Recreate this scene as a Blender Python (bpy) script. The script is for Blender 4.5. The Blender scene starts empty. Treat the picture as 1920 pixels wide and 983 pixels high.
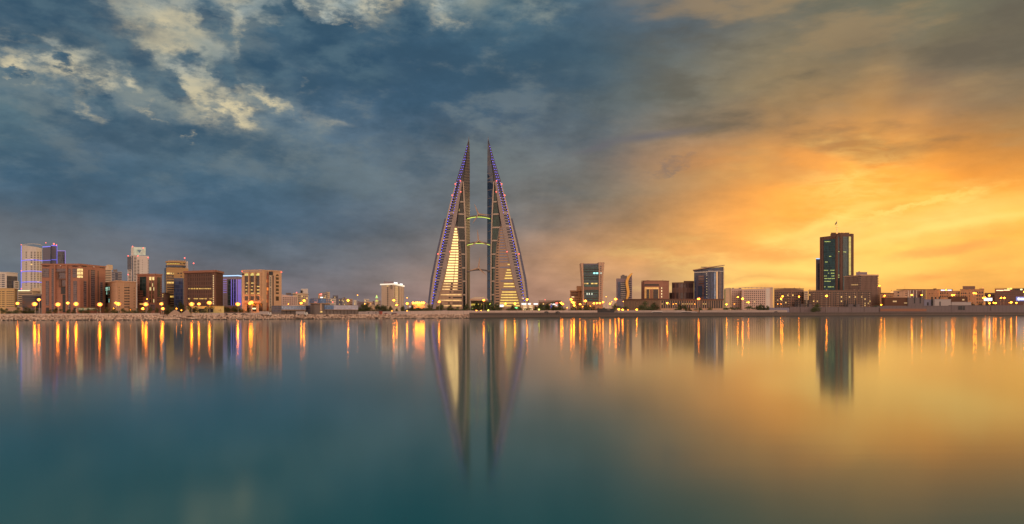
import bpy, bmesh, math, random
from mathutils import Vector, Matrix
random.seed(7)
SC = bpy.context.scene
COL = SC.collection
F, HY, CZ = 1507.0, 584.0, 6.0          # focal length in photo pixels, horizon row, camera height
GZ = 3.0                                # ground level behind the shore

def lin(c):
    return tuple(((v/255)/12.92 if v/255 <= .04045 else ((v/255+.055)/1.055)**2.4) for v in c[:3])
def XY(px, Y): return ((px-960)/F*Y, Y)
def ZA(py, Y): return CZ+(HY-py)/F*Y

# ---------------------------------------------------------------- camera and render settings
cam = bpy.data.cameras.new('camera'); co = bpy.data.objects.new('camera', cam); COL.objects.link(co)
co.location = (0, 0, CZ); co.rotation_euler = (math.radians(90), 0, 0)
cam.sensor_width = 36; cam.lens = 36*F/1920; cam.shift_y = (HY-491.5)/1920
cam.clip_start = 0.5; cam.clip_end = 30000
SC.camera = co
SC.render.engine = 'CYCLES'
cy = SC.cycles
cy.use_denoising = True
try: cy.denoiser = 'OPENIMAGEDENOISE'
except Exception: pass
cy.max_bounces = 5; cy.diffuse_bounces = 2; cy.glossy_bounces = 3; cy.transmission_bounces = 2
cy.sample_clamp_indirect = 3.0
cy.caustics_reflective = False; cy.caustics_refractive = False
vs = SC.view_settings
vs.view_transform = 'Standard'; vs.look = 'None'; vs.exposure = 0; vs.gamma = 1; vs.use_curve_mapping = False

# ---------------------------------------------------------------- node helpers
class NT:
    def __init__(s, tree): s.t = tree; s.N = tree.nodes; s.L = tree.links
    def n(s, typ, **kw):
        nd = s.N.new(typ)
        for k, v in kw.items(): setattr(nd, k, v)
        return nd
    def put(s, sock, v):
        if isinstance(v, bpy.types.NodeSocket): s.L.new(v, sock)
        elif v is not None: sock.default_value = v
    def m(s, op, a, b=None, c=None, clamp=False):
        nd = s.n('ShaderNodeMath', operation=op, use_clamp=clamp)
        s.put(nd.inputs[0], a); s.put(nd.inputs[1], b); s.put(nd.inputs[2], c)
        return nd.outputs[0]
    def vm(s, op, a, b=None):
        nd = s.n('ShaderNodeVectorMath', operation=op)
        s.put(nd.inputs[0], a); s.put(nd.inputs[1], b)
        return nd.outputs['Value'] if op in ('LENGTH', 'DOT_PRODUCT') else nd.outputs[0]
    def comb(s, x, y, z=0.0):
        nd = s.n('ShaderNodeCombineXYZ')
        for i, v in enumerate((x, y, z)): s.put(nd.inputs[i], v)
        return nd.outputs[0]
    def sep(s, v):
        nd = s.n('ShaderNodeSeparateXYZ'); s.put(nd.inputs[0], v); return nd.outputs
    def rng(s, v, a, b, c=0.0, d=1.0, smooth=True):
        nd = s.n('ShaderNodeMapRange', interpolation_type='SMOOTHSTEP' if smooth else 'LINEAR')
        s.put(nd.inputs[0], v)
        for i, q in zip((1, 2, 3, 4), (a, b, c, d)): s.put(nd.inputs[i], q)
        return nd.outputs[0]
    def noise(s, vec, scale, detail=4, rough=.55, dist=0.0, dims='3D'):
        nd = s.n('ShaderNodeTexNoise', noise_dimensions=dims)
        s.put(nd.inputs['Vector'], vec); nd.inputs['Scale'].default_value = scale
        nd.inputs['Detail'].default_value = detail; nd.inputs['Roughness'].default_value = rough
        nd.inputs['Distortion'].default_value = dist
        return nd
    def grey(s, v):
        nd = s.n('ShaderNodeCombineColor')
        for i in range(3): s.put(nd.inputs[i], v)
        return nd.outputs[0]
    def mix(s, f, a, b, mode='MIX'):
        nd = s.n('ShaderNodeMix', data_type='RGBA', blend_type=mode)
        s.put(nd.inputs[0], f); 
        for i, v in ((6, a), (7, b)):
            if isinstance(v, (tuple, list)) and len(v) == 3: v = (*v, 1)
            s.put(nd.inputs[i], v)
        return nd.outputs[2]

# ---------------------------------------------------------------- the sky (world)
GX = [-160, 0, 160, 320, 480, 640, 800, 960, 1120, 1280, 1440, 1600, 1760, 1920, 2100]
GY = [0, 60, 120, 180, 240, 300, 360, 420, 480, 530, 580]
G = [
 [(45,80,105),(60,90,112),(75,100,118),(75,105,122),(70,105,125),(75,108,125),(85,115,128),(75,97,112),(82,95,105),(112,110,98),(106,106,90),(125,120,95),(105,102,88)],
 [(60,88,110),(60,92,115),(80,105,122),(80,108,125),(65,100,125),(62,98,122),(75,108,125),(80,100,115),(90,100,108),(128,118,98),(112,106,88),(125,112,85),(108,102,85)],
 [(80,105,120),(75,102,120),(68,98,120),(70,100,120),(62,92,118),(60,90,115),(70,98,115),(85,105,112),(100,105,102),(150,132,98),(130,115,88),(118,104,85),(135,120,95)],
 [(85,108,115),(88,110,125),(78,105,120),(80,105,125),(66,95,120),(66,95,118),(72,92,112),(90,105,112),(112,110,98),(158,135,100),(170,130,85),(140,112,85),(150,128,95)],
 [(75,105,118),(90,108,125),(95,115,130),(72,102,125),(85,105,122),(75,97,115),(78,95,112),(95,105,110),(135,118,100),(175,135,95),(215,155,80),(170,122,80),(145,118,82)],
 [(62,95,118),(72,98,120),(82,108,122),(72,102,125),(88,108,122),(95,108,118),(105,112,115),(110,110,108),(185,135,92),(225,155,80),(245,170,78),(225,150,65),(180,130,75)],
 [(72,98,120),(68,100,122),(72,102,125),(74,104,126),(88,108,122),(100,110,118),(112,112,112),(120,115,105),(185,140,95),(230,162,82),(255,182,80),(245,168,68),(245,165,60)],
 [(115,115,118),(90,105,120),(78,102,125),(80,104,126),(92,108,124),(108,112,118),(112,112,114),(160,130,105),(215,155,90),(245,172,85),(255,190,90),(255,195,90),(250,190,85)],
 [(95,108,118),(105,108,115),(102,106,116),(92,105,120),(104,108,117),(118,113,114),(152,124,110),(205,150,100),(225,165,100),(240,180,100),(250,200,115),(245,195,110),(230,180,95)],
 [(90,102,118),(108,108,115),(112,108,115),(108,106,115),(115,112,116),(142,120,112),(175,132,110),(195,150,115),(185,148,115),(240,190,115),(235,180,105),(225,175,100),(215,165,95)],
 [(100,102,115),(110,106,115),(115,108,112),(115,105,112),(120,110,112),(138,114,110),(160,124,110),(190,145,115),(190,145,110),(220,165,100),(210,155,95),(205,150,90),(195,140,85)],
]
G = [[r[0]]+r+[r[-1]] for r in G]
def gsample(px, py):
    def loc(a, v):
        v = min(max(v, a[0]), a[-1])
        for i in range(len(a)-1):
            if v <= a[i+1]: return i, (v-a[i])/(a[i+1]-a[i])
    i, fx = loc(GX, px); j, fy = loc(GY, py)
    o = []
    for k in range(3):
        a = G[j][i][k]*(1-fx)+G[j][i+1][k]*fx; b = G[j+1][i][k]*(1-fx)+G[j+1][i+1][k]*fx
        o.append(a*(1-fy)+b*fy)
    return o
def azel(px, py):
    x = (px-960)/F; z = (HY-py)/F
    return math.degrees(math.atan2(x, 1)), math.degrees(math.atan2(z, math.hypot(1, x)))

REAR_FILL = (1.78, 1.16, .84)
def build_world():
    w = bpy.data.worlds.new('World'); SC.world = w; w.use_nodes = True
    t = NT(w.node_tree); t.N.clear()
    D = t.n('ShaderNodeTexCoord').outputs['Generated']
    dx, dy, dz = t.sep(D)
    az = t.m('MULTIPLY', t.m('ARCTAN2', dx, dy), 57.2958)
    el = t.m('MULTIPLY', t.m('ARCSINE', dz), 57.2958)
    S0 = t.comb(az, el, 1.0)
    # warp the coordinates with noise so nothing has a ruled edge
    st = t.vm('MULTIPLY', S0, (1.0, 2.0, 0.0))
    wv = t.vm('SUBTRACT', t.noise(st, .10, 5, .55).outputs['Color'], (.5, .5, .5))
    S = t.vm('ADD', S0, t.vm('MULTIPLY', wv, (4.2, 3.0, 0.0)))
    wv2 = t.vm('SUBTRACT', t.noise(st, .30, 8, .62).outputs['Color'], (.5, .5, .5))
    Sb = t.vm('ADD', S0, t.vm('MULTIPLY', wv2, (6.5, 5.0, 0.0)))
    a, e, _ = t.sep(S)
    # rows of colour by azimuth, blended by elevation
    els = [0.0, 1.2, 2.4, 3.8, 6.0, 8.4, 10.6, 12.8, 15.0, 17.2, 19.4, 21.5]
    azs = [-36, -31, -27, -23, -19, -15, -10, -6, -2, 2, 6, 10, 14, 18, 22, 26, 30, 35]
    fac = t.rng(a, -40.0, 40.0, 0.0, 1.0, False)
    col = None
    for i, E in enumerate(els):
        cr = t.n('ShaderNodeValToRGB'); t.put(cr.inputs[0], fac); r = cr.color_ramp; r.interpolation = 'B_SPLINE'
        while len(r.elements) > 1: r.elements.remove(r.elements[-1])
        for k, A in enumerate(azs):
            px = 960+F*math.tan(math.radians(A)); py = HY-F*math.tan(math.radians(E))/math.cos(math.radians(A))
            c = (*lin(gsample(px, py)), 1)
            q = r.elements[0] if k == 0 else r.elements.new((A+40)/80)
            q.position = (A+40)/80; q.color = c
        if col is None: col = cr.outputs[0]
        else: col = t.mix(t.rng(e, els[i-1], E, 0.0, 1.0, False), col, cr.outputs[0])
    col = t.mix(t.rng(e, 21.0, 45.0), col, lin((92, 106, 116)))
    # projected cloud-deck detail: billows high up, streaks low down
    zz = t.m('ADD', t.m('MAXIMUM', dz, 0.0), .10)
    deck = t.comb(t.m('DIVIDE', dx, zz), t.m('DIVIDE', dy, zz), 0.0)
    n1 = t.noise(deck, .9, 7, .58, 0).outputs['Fac']
    n2 = t.noise(st, .13, 7, .56, 0).outputs['Fac']
    n3 = t.noise(st, .55, 6, .6, 0).outputs['Fac']
    amt = t.m('ADD', t.m('ADD', t.m('MULTIPLY', t.m('SUBTRACT', n1, .5), .45), t.m('MULTIPLY', t.m('SUBTRACT', n2, .5), 1.15)),
              t.m('MULTIPLY', t.m('SUBTRACT', n3, .5), .38))
    # the glow side has softer contrast
    soft = t.rng(az, 0.0, 18.0, 1.15, .62)
    mod = t.m('ADD', 1.0, t.m('MULTIPLY', amt, soft))
    col = t.mix(1.0, col, t.grey(mod), 'MULTIPLY')
    # billowing structure of the blue cloud deck, leaning down to the right
    mpn = t.n('ShaderNodeMapping'); t.put(mpn.inputs['Vector'], S0); mpn.inputs['Rotation'].default_value = (0, 0, math.radians(24)); mpn.inputs['Scale'].default_value = (.62, 1.35, 0)
    bn = t.noise(mpn.outputs[0], .20, 9, .60, 0.0).outputs['Fac']
    leftr = t.rng(az, 12.0, -4.0, .12, 1.0)
    up = t.rng(el, 5.0, 14.0, .12, 1.0)
    lr = t.m('MULTIPLY', leftr, up)
    col = t.mix(t.m('MULTIPLY', t.rng(bn, .49, .62), t.m('MULTIPLY', lr, .52)), col, lin((122, 132, 132)))
    col = t.mix(t.m('MULTIPLY', t.rng(bn, .50, .36), t.m('MULTIPLY', lr, .66)), col, lin((46, 76, 98)))
    mpr = t.n('ShaderNodeMapping'); t.put(mpr.inputs['Vector'], S0); mpr.inputs['Rotation'].default_value = (0, 0, math.radians(-28)); mpr.inputs['Scale'].default_value = (.45, 1.6, 0)
    dn = t.noise(mpr.outputs[0], .16, 8, .56, 0.0).outputs['Fac']
    rr = t.m('MULTIPLY', t.rng(az, 5.0, 14.0), t.rng(el, 7.0, 12.0, .25, 1.0))
    col = t.mix(t.m('MULTIPLY', t.rng(dn, .50, .64), t.m('MULTIPLY', rr, .55)), col, lin((172, 142, 100)))
    col = t.mix(t.m('MULTIPLY', t.rng(dn, .50, .36), t.m('MULTIPLY', rr, .60)), col, lin((92, 86, 74)))
    # explicit features
    def blob_(px, py, rx, ry, rot=0.0, vec=None, soft=(1.0, .35)):
        A, E = azel(px, py)
        ca = math.cos(math.radians(A))
        V = vec if vec is not None else Sb; th = -math.radians(rot); sx, sy = rx/26.3*ca, ry/26.3*ca
        k1 = (math.cos(th)/sx, math.sin(th)/sx); k2 = (-math.sin(th)/sy, math.cos(th)/sy)
        p = t.vm('DOT_PRODUCT', V, (k1[0], k1[1], -(k1[0]*A+k1[1]*E)))      # V carries z = 1
        q = t.vm('DOT_PRODUCT', V, (k2[0], k2[1], -(k2[0]*A+k2[1]*E)))
        return t.m('MULTIPLY_ADD', p, p, t.m('MULTIPLY', q, q))
    def union(ls):
        classes = {}
        for a_, k_ in ls:
            sf = k_.get('soft', a_[6] if len(a_) > 6 else (1.0, .12)); sf = (round(sf[0]*5)/5, round(sf[1]*2.5)/2.5)
            classes.setdefault(sf, []).append((a_, k_))
        o = None
        for sf, items in classes.items():
            lmin = None
            for a_, k_ in items:
                v = blob_(*a_, **k_); lmin = v if lmin is None else t.m('MINIMUM', lmin, v)
            v = t.rng(t.m('SQRT', lmin), sf[0]*1.3, sf[1]-.1, 0.0, 1.0); o = v if o is None else t.m('MAXIMUM', o, v)
        return o
    def blob(*a, **k): return (a, k)
    holes = union([
        blob(115, 118, 105, 44, 8), blob(175, 140, 42, 20, 20), blob(235, 160, 26, 16, 30), blob(250, 55, 40, 30, 20), blob(325, 110, 180, 60, 42), blob(425, 205, 62, 22, 28), blob(300, 30, 70, 50, 10), blob(430, 40, 165, 66, 5), blob(650, 6, 150, 34, 0, soft=(1.1, .1)),
        blob(600, 20, 70, 30, 10), blob(700, 12, 50, 22, 0), blob(832, 16, 38, 24, 0), blob(372, 178, 62, 26, 32), blob(30, 120, 45, 18, 0), blob(500, 190, 60, 14, 24, soft=(1, .0)),
        blob(565, 150, 34, 22, 20, soft=(1., -.9)), blob(165, 205, 40, 16, 50, soft=(1, -1.2)), blob(380, 262, 9, 13, 20, soft=(1, -.5)),
        blob(615, 222, 50, 22, 25, soft=(1., -2.2)), blob(285, 222, 40, 9, 20, soft=(1, -1.2))])
    mass = union([blob(352, 112, 30, 22, 10), blob(405, 38, 56, 30, 45), blob(505, 60, 46, 20, 40), blob(430, 138, 20, 26, -10), blob(520, 95, 60, 45, 20, soft=(1.1, .7)), blob(570, 40, 60, 20, 40),
                  blob(110, 112, 16, 14, 10, soft=(1, .3)), blob(34, 140, 26, 8, -15), blob(620, 62, 60, 20, 0), blob(320, 165, 34, 18, 30), blob(770, 22, 32, 26, 10)])
    thin = union([blob(290, 100, 270, 125, 25, soft=(1.15, -.1)), blob(640, 0, 200, 50, 0, soft=(1.15, -.1)), blob(860, 0, 110, 40, 0, soft=(1.15, -.3)), blob(1010, 15, 70, 25, 0, soft=(1.15, -.3)), blob(480, 180, 130, 50, 20, soft=(1.1, -.5))])
    thin = t.m('MULTIPLY', thin, t.m('SUBTRACT', 1.0, t.m('MULTIPLY', mass, .9), clamp=True))
    thin = t.m('MULTIPLY', thin, t.rng(bn, .36, .56))
    col = t.mix(t.m('MULTIPLY', thin, .75), col, lin((158, 164, 152)))
    hm = t.m('SUBTRACT', holes, t.m('MULTIPLY', mass, 1.1), clamp=True)
    cream = t.mix(t.rng(t.noise(st, .16, 4, .5).outputs['Fac'], .40, .66), lin((206, 194, 160)), lin((158, 172, 172)))
    cream = t.mix(t.rng(e, 17.0, 12.0), cream, lin((222, 206, 165)))
    n4 = t.noise(st, .9, 6, .6).outputs['Fac']
    hm = t.m('MULTIPLY', hm, t.rng(t.m('ADD', t.m('MULTIPLY', n4, .6), t.m('MULTIPLY', bn, .4)), .40, .53, .30, 1.0))
    col = t.mix(hm, col, cream)
    # separate dark puffs and the ragged rim of the storm deck, in front of the pale gaps
    wv3 = t.vm('SUBTRACT', t.noise(st, .75, 7, .62).outputs['Color'], (.5, .5, .5))
    Sc = t.vm('ADD', S0, t.vm('MULTIPLY', wv3, (2.6, 2.4, 0.0)))
    puffs = union([blob(352, 112, 34, 24, 8, Sc, (1.0, .5)), blob(392, 32, 42, 24, 40, Sc, (1.0, .5)), blob(430, 66, 30, 20, 50, Sc, (1.0, .5)), blob(428, 138, 24, 28, -10, Sc, (1.0, .5)), blob(120, 28, 200, 36, 6, Sc, (1.0, .5)),
                   blob(212, 78, 58, 34, 30, Sc, (1.0, .5)), blob(265, 125, 56, 27, 46, Sc, (1.0, .5)), blob(318, 168, 46, 22, 25, Sc, (1.0, .5)), blob(30, 84, 66, 18, 0, Sc, (1.0, .5)),
                   blob(505, 125, 62, 44, 30, Sc, (1.0, .5)), blob(560, 58, 60, 24, 38, Sc, (1.0, .5)), blob(640, 110, 120, 50, 8, Sc, (1.0, .5)), blob(765, 40, 60, 36, 0, Sc, (1.0, .5)), blob(36, 142, 26, 9, -12, Sc, (1.0, .5)), blob(110, 108, 16, 12, 20, Sc, (1.0, .5)), blob(205, 200, 60, 20, 50, Sc, (1.0, .5))])
    shade = t.mix(t.rng(t.noise(st, .35, 5, .55).outputs['Fac'], .36, .64), lin((46, 78, 102)), lin((86, 112, 126)))
    col = t.mix(t.m('MULTIPLY', puffs, .86), col, shade)
    # blue cloud above the gaps is darkest round their edges
    dk = union([blob(95, 28, 185, 46, 8, soft=(1.05, .3)), blob(255, 115, 120, 34, 48, soft=(1.05, .3)), blob(330, 175, 45, 22, 10, soft=(1.1, .4)), blob(190, 72, 60, 34, 10, soft=(1.1, .3)),
                blob(480, 128, 62, 42, 30, soft=(1.05, .4)), blob(600, 125, 150, 62, 14, soft=(1.1, .3)), blob(860, 130, 190, 70, 6, soft=(1.1, .3)), blob(800, 100, 230, 85, 4, soft=(1.2, .1)), blob(745, 25, 55, 40, 0, soft=(1.1, .3)), blob(590, 48, 62, 26, 24, soft=(1.1, .4)),
                blob(1000, 120, 170, 70, -5, soft=(1.3, -.2)), blob(820, 190, 170, 30, 0, soft=(1.2, .0)), blob(120, 215, 130, 26, 20, soft=(1.2, -.2)), blob(430, 275, 220, 42, 10, soft=(1.3, -.1)), blob(60, 320, 190, 60, 14, soft=(1.3, -.2)), blob(420, 385, 300, 60, 10, soft=(1.3, -.3))])
    dk = t.m('MULTIPLY', dk, t.m('SUBTRACT', 1.0, t.m('MAXIMUM', hm, t.m('MULTIPLY', puffs, .6))))
    dk = t.m('MULTIPLY', dk, t.rng(bn, .64, .48, .25, 1.0))
    col = t.mix(t.m('MULTIPLY', dk, .72), col, lin((52, 81, 102)))
    # the pale, faintly pink wedge under the deck on the far left
    wedge = union([blob(60, 440, 170, 45, 22, S, (1.2, .0)), blob(260, 480, 220, 30, 18, S, (1.2, .0))])
    col = t.mix(t.m('MULTIPLY', wedge, .30), col, lin((122, 120, 124)))
    # dark bars over the glow
    bars = union([blob(1215, 256, 125, 10, -5, S0, (1, .2)), blob(1120, 268, 60, 10, -14, S, (1, .2)), blob(1250, 318, 55, 8, -12, Sb, (1, -.6))])
    col = t.mix(t.m('MULTIPLY', bars, .75), col, lin((104, 102, 108)))
    bars2 = union([blob(1770, 466, 120, 10, -3, S, (1, .3)), blob(1742, 508, 50, 7, -4, S, (1, .2)), blob(1560, 255, 200, 60, -20, S, (1., -1.4)), blob(1460, 480, 140, 22, 0, S, (1, -.4))])
    col = t.mix(t.m('MULTIPLY', bars2, .6), col, lin((216, 152, 92)))
    greys = union([blob(1850, 60, 300, 60, -28, S, (1, -.5)), blob(1880, 190, 200, 46, -22, S, (1, -.5)), blob(1590, 70, 130, 60, -10, S, (1, -.5))])
    col = t.mix(t.m('MULTIPLY', greys, .45), col, lin((104, 94, 80)))
    # bright, torn streaks inside the glow
    ws = t.vm('MULTIPLY', S0, (1.0, 3.4, 0.0))
    r1 = t.noise(ws, .30, 10, .60, .5).outputs['Fac']
    r2 = t.m('SUBTRACT', 1.0, t.m('MULTIPLY', t.m('ABSOLUTE', t.m('SUBTRACT', r1, .5)), 5.5), clamp=True)
    r2 = t.m('MULTIPLY', r2, t.rng(t.noise(ws, .16, 4, .5).outputs['Fac'], .42, .6))
    reg = union([blob(1720, 395, 330, 55, -6, S0, (1.1, .1)), blob(1620, 340, 120, 50, 0, S0, (1.1, .1)), blob(1380, 470, 260, 34, -4, S0, (1.1, .1)), blob(1480, 505, 170, 22, -4, S0, (1.1, .1)), blob(1560, 280, 200, 30, -10, S0, (1.1, -.8))])
    col = t.mix(t.m('MULTIPLY', t.m('MULTIPLY', r2, reg), .50), col, lin((255, 224, 138)))
    lowlit = union([blob(1500, 505, 230, 20, -3, S, (1.2, .0)), blob(1780, 430, 260, 9, -8, S, (1.2, .0)), blob(1560, 415, 130, 10, -14, S, (1.2, .0)), blob(1400, 535, 200, 8, 0, S, (1.2, 0)), blob(1700, 385, 120, 9, -8, Sb, (1.2, 0))])
    col = t.mix(t.m('MULTIPLY', lowlit, .62), col, lin((255, 220, 132)))
    gl = t.m('MULTIPLY', t.rng(az, 6.0, 20.0), t.rng(el, 14.0, 8.0))
    col = t.mix(t.m('MULTIPLY', gl, .9), col, (1.34, 1.13, .80), 'MULTIPLY')
    rays = union([blob(1625, 235, 42, 120, 8, S, (1.2, .12)), blob(1700, 300, 26, 90, 14, S, (1.2, .12)), blob(1432, 300, 26, 90, 4, S, (1.2, .12))])
    col = t.mix(t.m('MULTIPLY', rays, .16), col, lin((250, 178, 84)))
    core = union([blob(1800, 410, 230, 34, -8, S, (1.2, .12)), blob(1560, 440, 120, 26, -4, S, (1.2, .12))])
    col = t.mix(t.m('MULTIPLY', core, .50), col, lin((255, 224, 128)))
    # unseen dome behind the camera, made bright and warm to light the facades
    back = t.m('MULTIPLY', t.rng(dy, .45, -.2), t.rng(el, 60.0, 25.0, .25, 1.0))
    rn = t.rng(t.noise(deck, .5, 5, .55).outputs['Fac'], .3, .7, .75, 1.25)
    col = t.mix(back, col, t.mix(1.0, t.grey(rn), REAR_FILL, 'MULTIPLY'))
    bg = t.n('ShaderNodeBackground'); t.put(bg.inputs[0], col); bg.inputs[1].default_value = 1.0
    sky = t.n('ShaderNodeTexSky', sky_type='NISHITA', sun_disc=False)
    sky.sun_elevation = math.radians(3); sky.sun_rotation = math.radians(52)
    bg2 = t.n('ShaderNodeBackground'); t.put(bg2.inputs[0], sky.outputs[0]); bg2.inputs[1].default_value = 0.004
    ad = t.n('ShaderNodeAddShader'); t.L.new(bg.outputs[0], ad.inputs[0]); t.L.new(bg2.outputs[0], ad.inputs[1])
    out = t.n('ShaderNodeOutputWorld'); t.L.new(ad.outputs[0], out.inputs[0])
    w.cycles.sampling_method = 'MANUAL'; w.cycles.sample_map_resolution = 512
build_world()
sl = bpy.data.lights.new('sun', 'SUN'); so = bpy.data.objects.new('sun', sl); COL.objects.link(so)
sl.energy = 0.9; sl.angle = math.radians(6); sl.color = (1.0, .62, .30)
_a, _e = math.radians(52), math.radians(4)
_d = Vector((math.sin(_a)*math.cos(_e), math.cos(_a)*math.cos(_e), math.sin(_e)))
so.rotation_euler = _d.to_track_quat('Z', 'Y').to_euler()
so.location = (0, 0, 500)

# ---------------------------------------------------------------- mesh helpers
class MB:
    def __init__(s): s.v = []; s.f = []; s.mi = []; s.cur = 0
    def add(s, vs, fs):
        o = len(s.v); s.v += [tuple(v) for v in vs]
        for f in fs: s.f.append(tuple(i+o for i in f)); s.mi.append(s.cur)
        return s
    def hexa(s, b, t):
        """four bottom and four top corners, counter-clockwise from above"""
        return s.add(list(b)+list(t), [(3,2,1,0),(4,5,6,7),(0,1,5,4),(1,2,6,5),(2,3,7,6),(3,0,4,7)])
    def box(s, x0, x1, y0, y1, z0, z1):
        return s.hexa([(x0,y0,z0),(x1,y0,z0),(x1,y1,z0),(x0,y1,z0)], [(x0,y0,z1),(x1,y0,z1),(x1,y1,z1),(x0,y1,z1)])
    def prism(s, poly, z0, z1, sc=1.0):
        n = len(poly)
        z1s = z1 if isinstance(z1, (list, tuple)) else [z1]*n
        cx = sum(p[0] for p in poly)/n; cy_ = sum(p[1] for p in poly)/n
        b = [(p[0], p[1], z0) for p in poly]; t = [(cx+(p[0]-cx)*sc, cy_+(p[1]-cy_)*sc, z1s[i]) for i, p in enumerate(poly)]
        return s.add(b+t, [tuple(range(n-1, -1, -1)), tuple(range(n, 2*n))]+[(i, (i+1) % n, n+(i+1) % n, n+i) for i in range(n)])
    def loft(s, secs):
        n = len(secs[0]); vs = [v for q in secs for v in q]; fs = [tuple(range(n-1, -1, -1)), tuple(range(len(vs)-n, len(vs)))]
        for k in range(len(secs)-1):
            for i in range(n): fs.append((k*n+i, k*n+(i+1) % n, (k+1)*n+(i+1) % n, (k+1)*n+i))
        return s.add(vs, fs)
    def tube(s, p0, p1, r0, r1=None, n=8):
        r1 = r0 if r1 is None else r1
        p0 = Vector(p0); p1 = Vector(p1); d = (p1-p0).normalized()
        u = d.orthogonal().normalized(); w = d.cross(u)
        A = [p0+(u*math.cos(2*math.pi*i/n)+w*math.sin(2*math.pi*i/n))*r0 for i in range(n)]
        B = [p1+(u*math.cos(2*math.pi*i/n)+w*math.sin(2*math.pi*i/n))*r1 for i in range(n)]
        return s.loft([A, B])
    def ball(s, c, rx, ry=None, rz=None, n=8, m=5, jit=0.0):
        ry = rx if ry is None else ry; rz = rx if rz is None else rz
        secs = []
        for j in range(m+1):
            th = -math.pi/2+math.pi*(j+.001)/(m+.002)
            secs.append([(c[0]+rx*math.cos(th)*math.cos(2*math.pi*i/n)*(1+random.uniform(-jit, jit)),
                          c[1]+ry*math.cos(th)*math.sin(2*math.pi*i/n)*(1+random.uniform(-jit, jit)), c[2]+rz*math.sin(th)) for i in range(n)])
        return s.loft(secs)
    def mesh(s, name, mats, org=(0, 0, 0)):
        me = bpy.data.meshes.new(name)
        me.from_pydata([(v[0]-org[0], v[1]-org[1], v[2]-org[2]) for v in s.v], [], s.f)
        for m in (mats if isinstance(mats, (list, tuple)) else [mats]): me.materials.append(m)
        if any(s.mi): me.polygons.foreach_set('material_index', s.mi)
        bm = bmesh.new(); bm.from_mesh(me); bmesh.ops.recalc_face_normals(bm, faces=bm.faces); bm.to_mesh(me); bm.free()
        return me
    def obj(s, name, mats, parent=None, org=None, label=None, kind=None):
        if org is None: org = tuple(parent['_org']) if parent is not None and '_org' in parent else (0, 0, 0)
        o = bpy.data.objects.new(name, s.mesh(name, mats, org)); COL.objects.link(o)
        if parent is not None: o.parent = parent
        else: o.location = org
        if label: o['label'] = label
        if kind: o['kind'] = kind
        return o
ORG = {}
def thing(name, label, cat, org, group=None):
    o = bpy.data.objects.new(name, None); COL.objects.link(o); o.location = org
    o['label'] = label; o['category'] = cat
    if group: o['group'] = group
    ORG[o.name] = org
    return o
def part(mb, name, mats, t, label=None, kind=None, org=None):
    """mesh given in world coordinates, stored relative to the thing's base"""
    root = t
    while root.parent is not None: root = root.parent
    o = bpy.data.objects.new(name, mb.mesh(name, mats, org or ORG[root.name])); COL.objects.link(o); o.parent = t
    if label: o['label'] = label
    if kind: o['kind'] = kind
    return o
def single(mb, name, mats, label, cat, org, group=None):
    o = bpy.data.objects.new(name, mb.mesh(name, mats, org)); COL.objects.link(o); o.location = org
    o['label'] = label; o['category'] = cat
    if group: o['group'] = group
    return o
def struct(mb, name, mats, kind='structure'):
    o = bpy.data.objects.new(name, mb.mesh(name, mats)); COL.objects.link(o); o['kind'] = kind
    return o
def copytree(o, loc, label=None, rz=0.0, sc=1.0):
    c = o.copy(); COL.objects.link(c); c.location = loc; c.rotation_euler = (0, 0, rz); c.scale = (sc,)*3
    if label: c['label'] = label
    ORG[c.name] = loc
    for ch in list(o.children):
        d = ch.copy(); COL.objects.link(d); d.parent = c
        for g in list(ch.children):
            h = g.copy(); COL.objects.link(h); h.parent = d
    return c

# ---------------------------------------------------------------- materials
def base_mat(name):
    m = bpy.data.materials.new(name); m.use_nodes = True; t = NT(m.node_tree); t.N.clear()
    p = t.n('ShaderNodeBsdfPrincipled'); o = t.n('ShaderNodeOutputMaterial'); t.L.new(p.outputs[0], o.inputs[0])
    return m, t, p
def coords(t):
    return t.n('ShaderNodeTexCoord').outputs['Object']
def wall(name, col, floor=0.0, bay=0.0, dark=.78, rough=.8, var=.18, stain=.15):
    """painted or stone-clad wall with joints every floor / bay metres and uneven weathering"""
    m, t, p = base_mat(name); c = coords(t); x, y, z = t.sep(c)
    n = t.noise(c, .07, 5, .6).outputs['Fac']; n2 = t.noise(t.vm('MULTIPLY', c, (1., 1., .12)), .5, 4, .6).outputs['Fac']
    v = t.m('ADD', t.m('ADD', 1.0-var/2-stain/2, t.m('MULTIPLY', n, var)), t.m('MULTIPLY', n2, stain))
    def joint(co, per, w=.09):
        f = t.m('ABSOLUTE', t.m('SUBTRACT', t.m('FRACT', t.m('DIVIDE', co, per)), .5))
        return t.rng(f, .5-w, .5-w*.4, 1.0, dark)
    if floor: v = t.m('MULTIPLY', v, joint(z, floor))
    if bay: v = t.m('MULTIPLY', v, joint(t.m('ADD', x, t.m('MULTIPLY', y, 1.13)), bay))
    col_ = t.vm('MULTIPLY', col, t.comb(v, v, v))
    t.put(p.inputs['Base Color'], col_); p.inputs['Roughness'].default_value = rough
    return m
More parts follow.
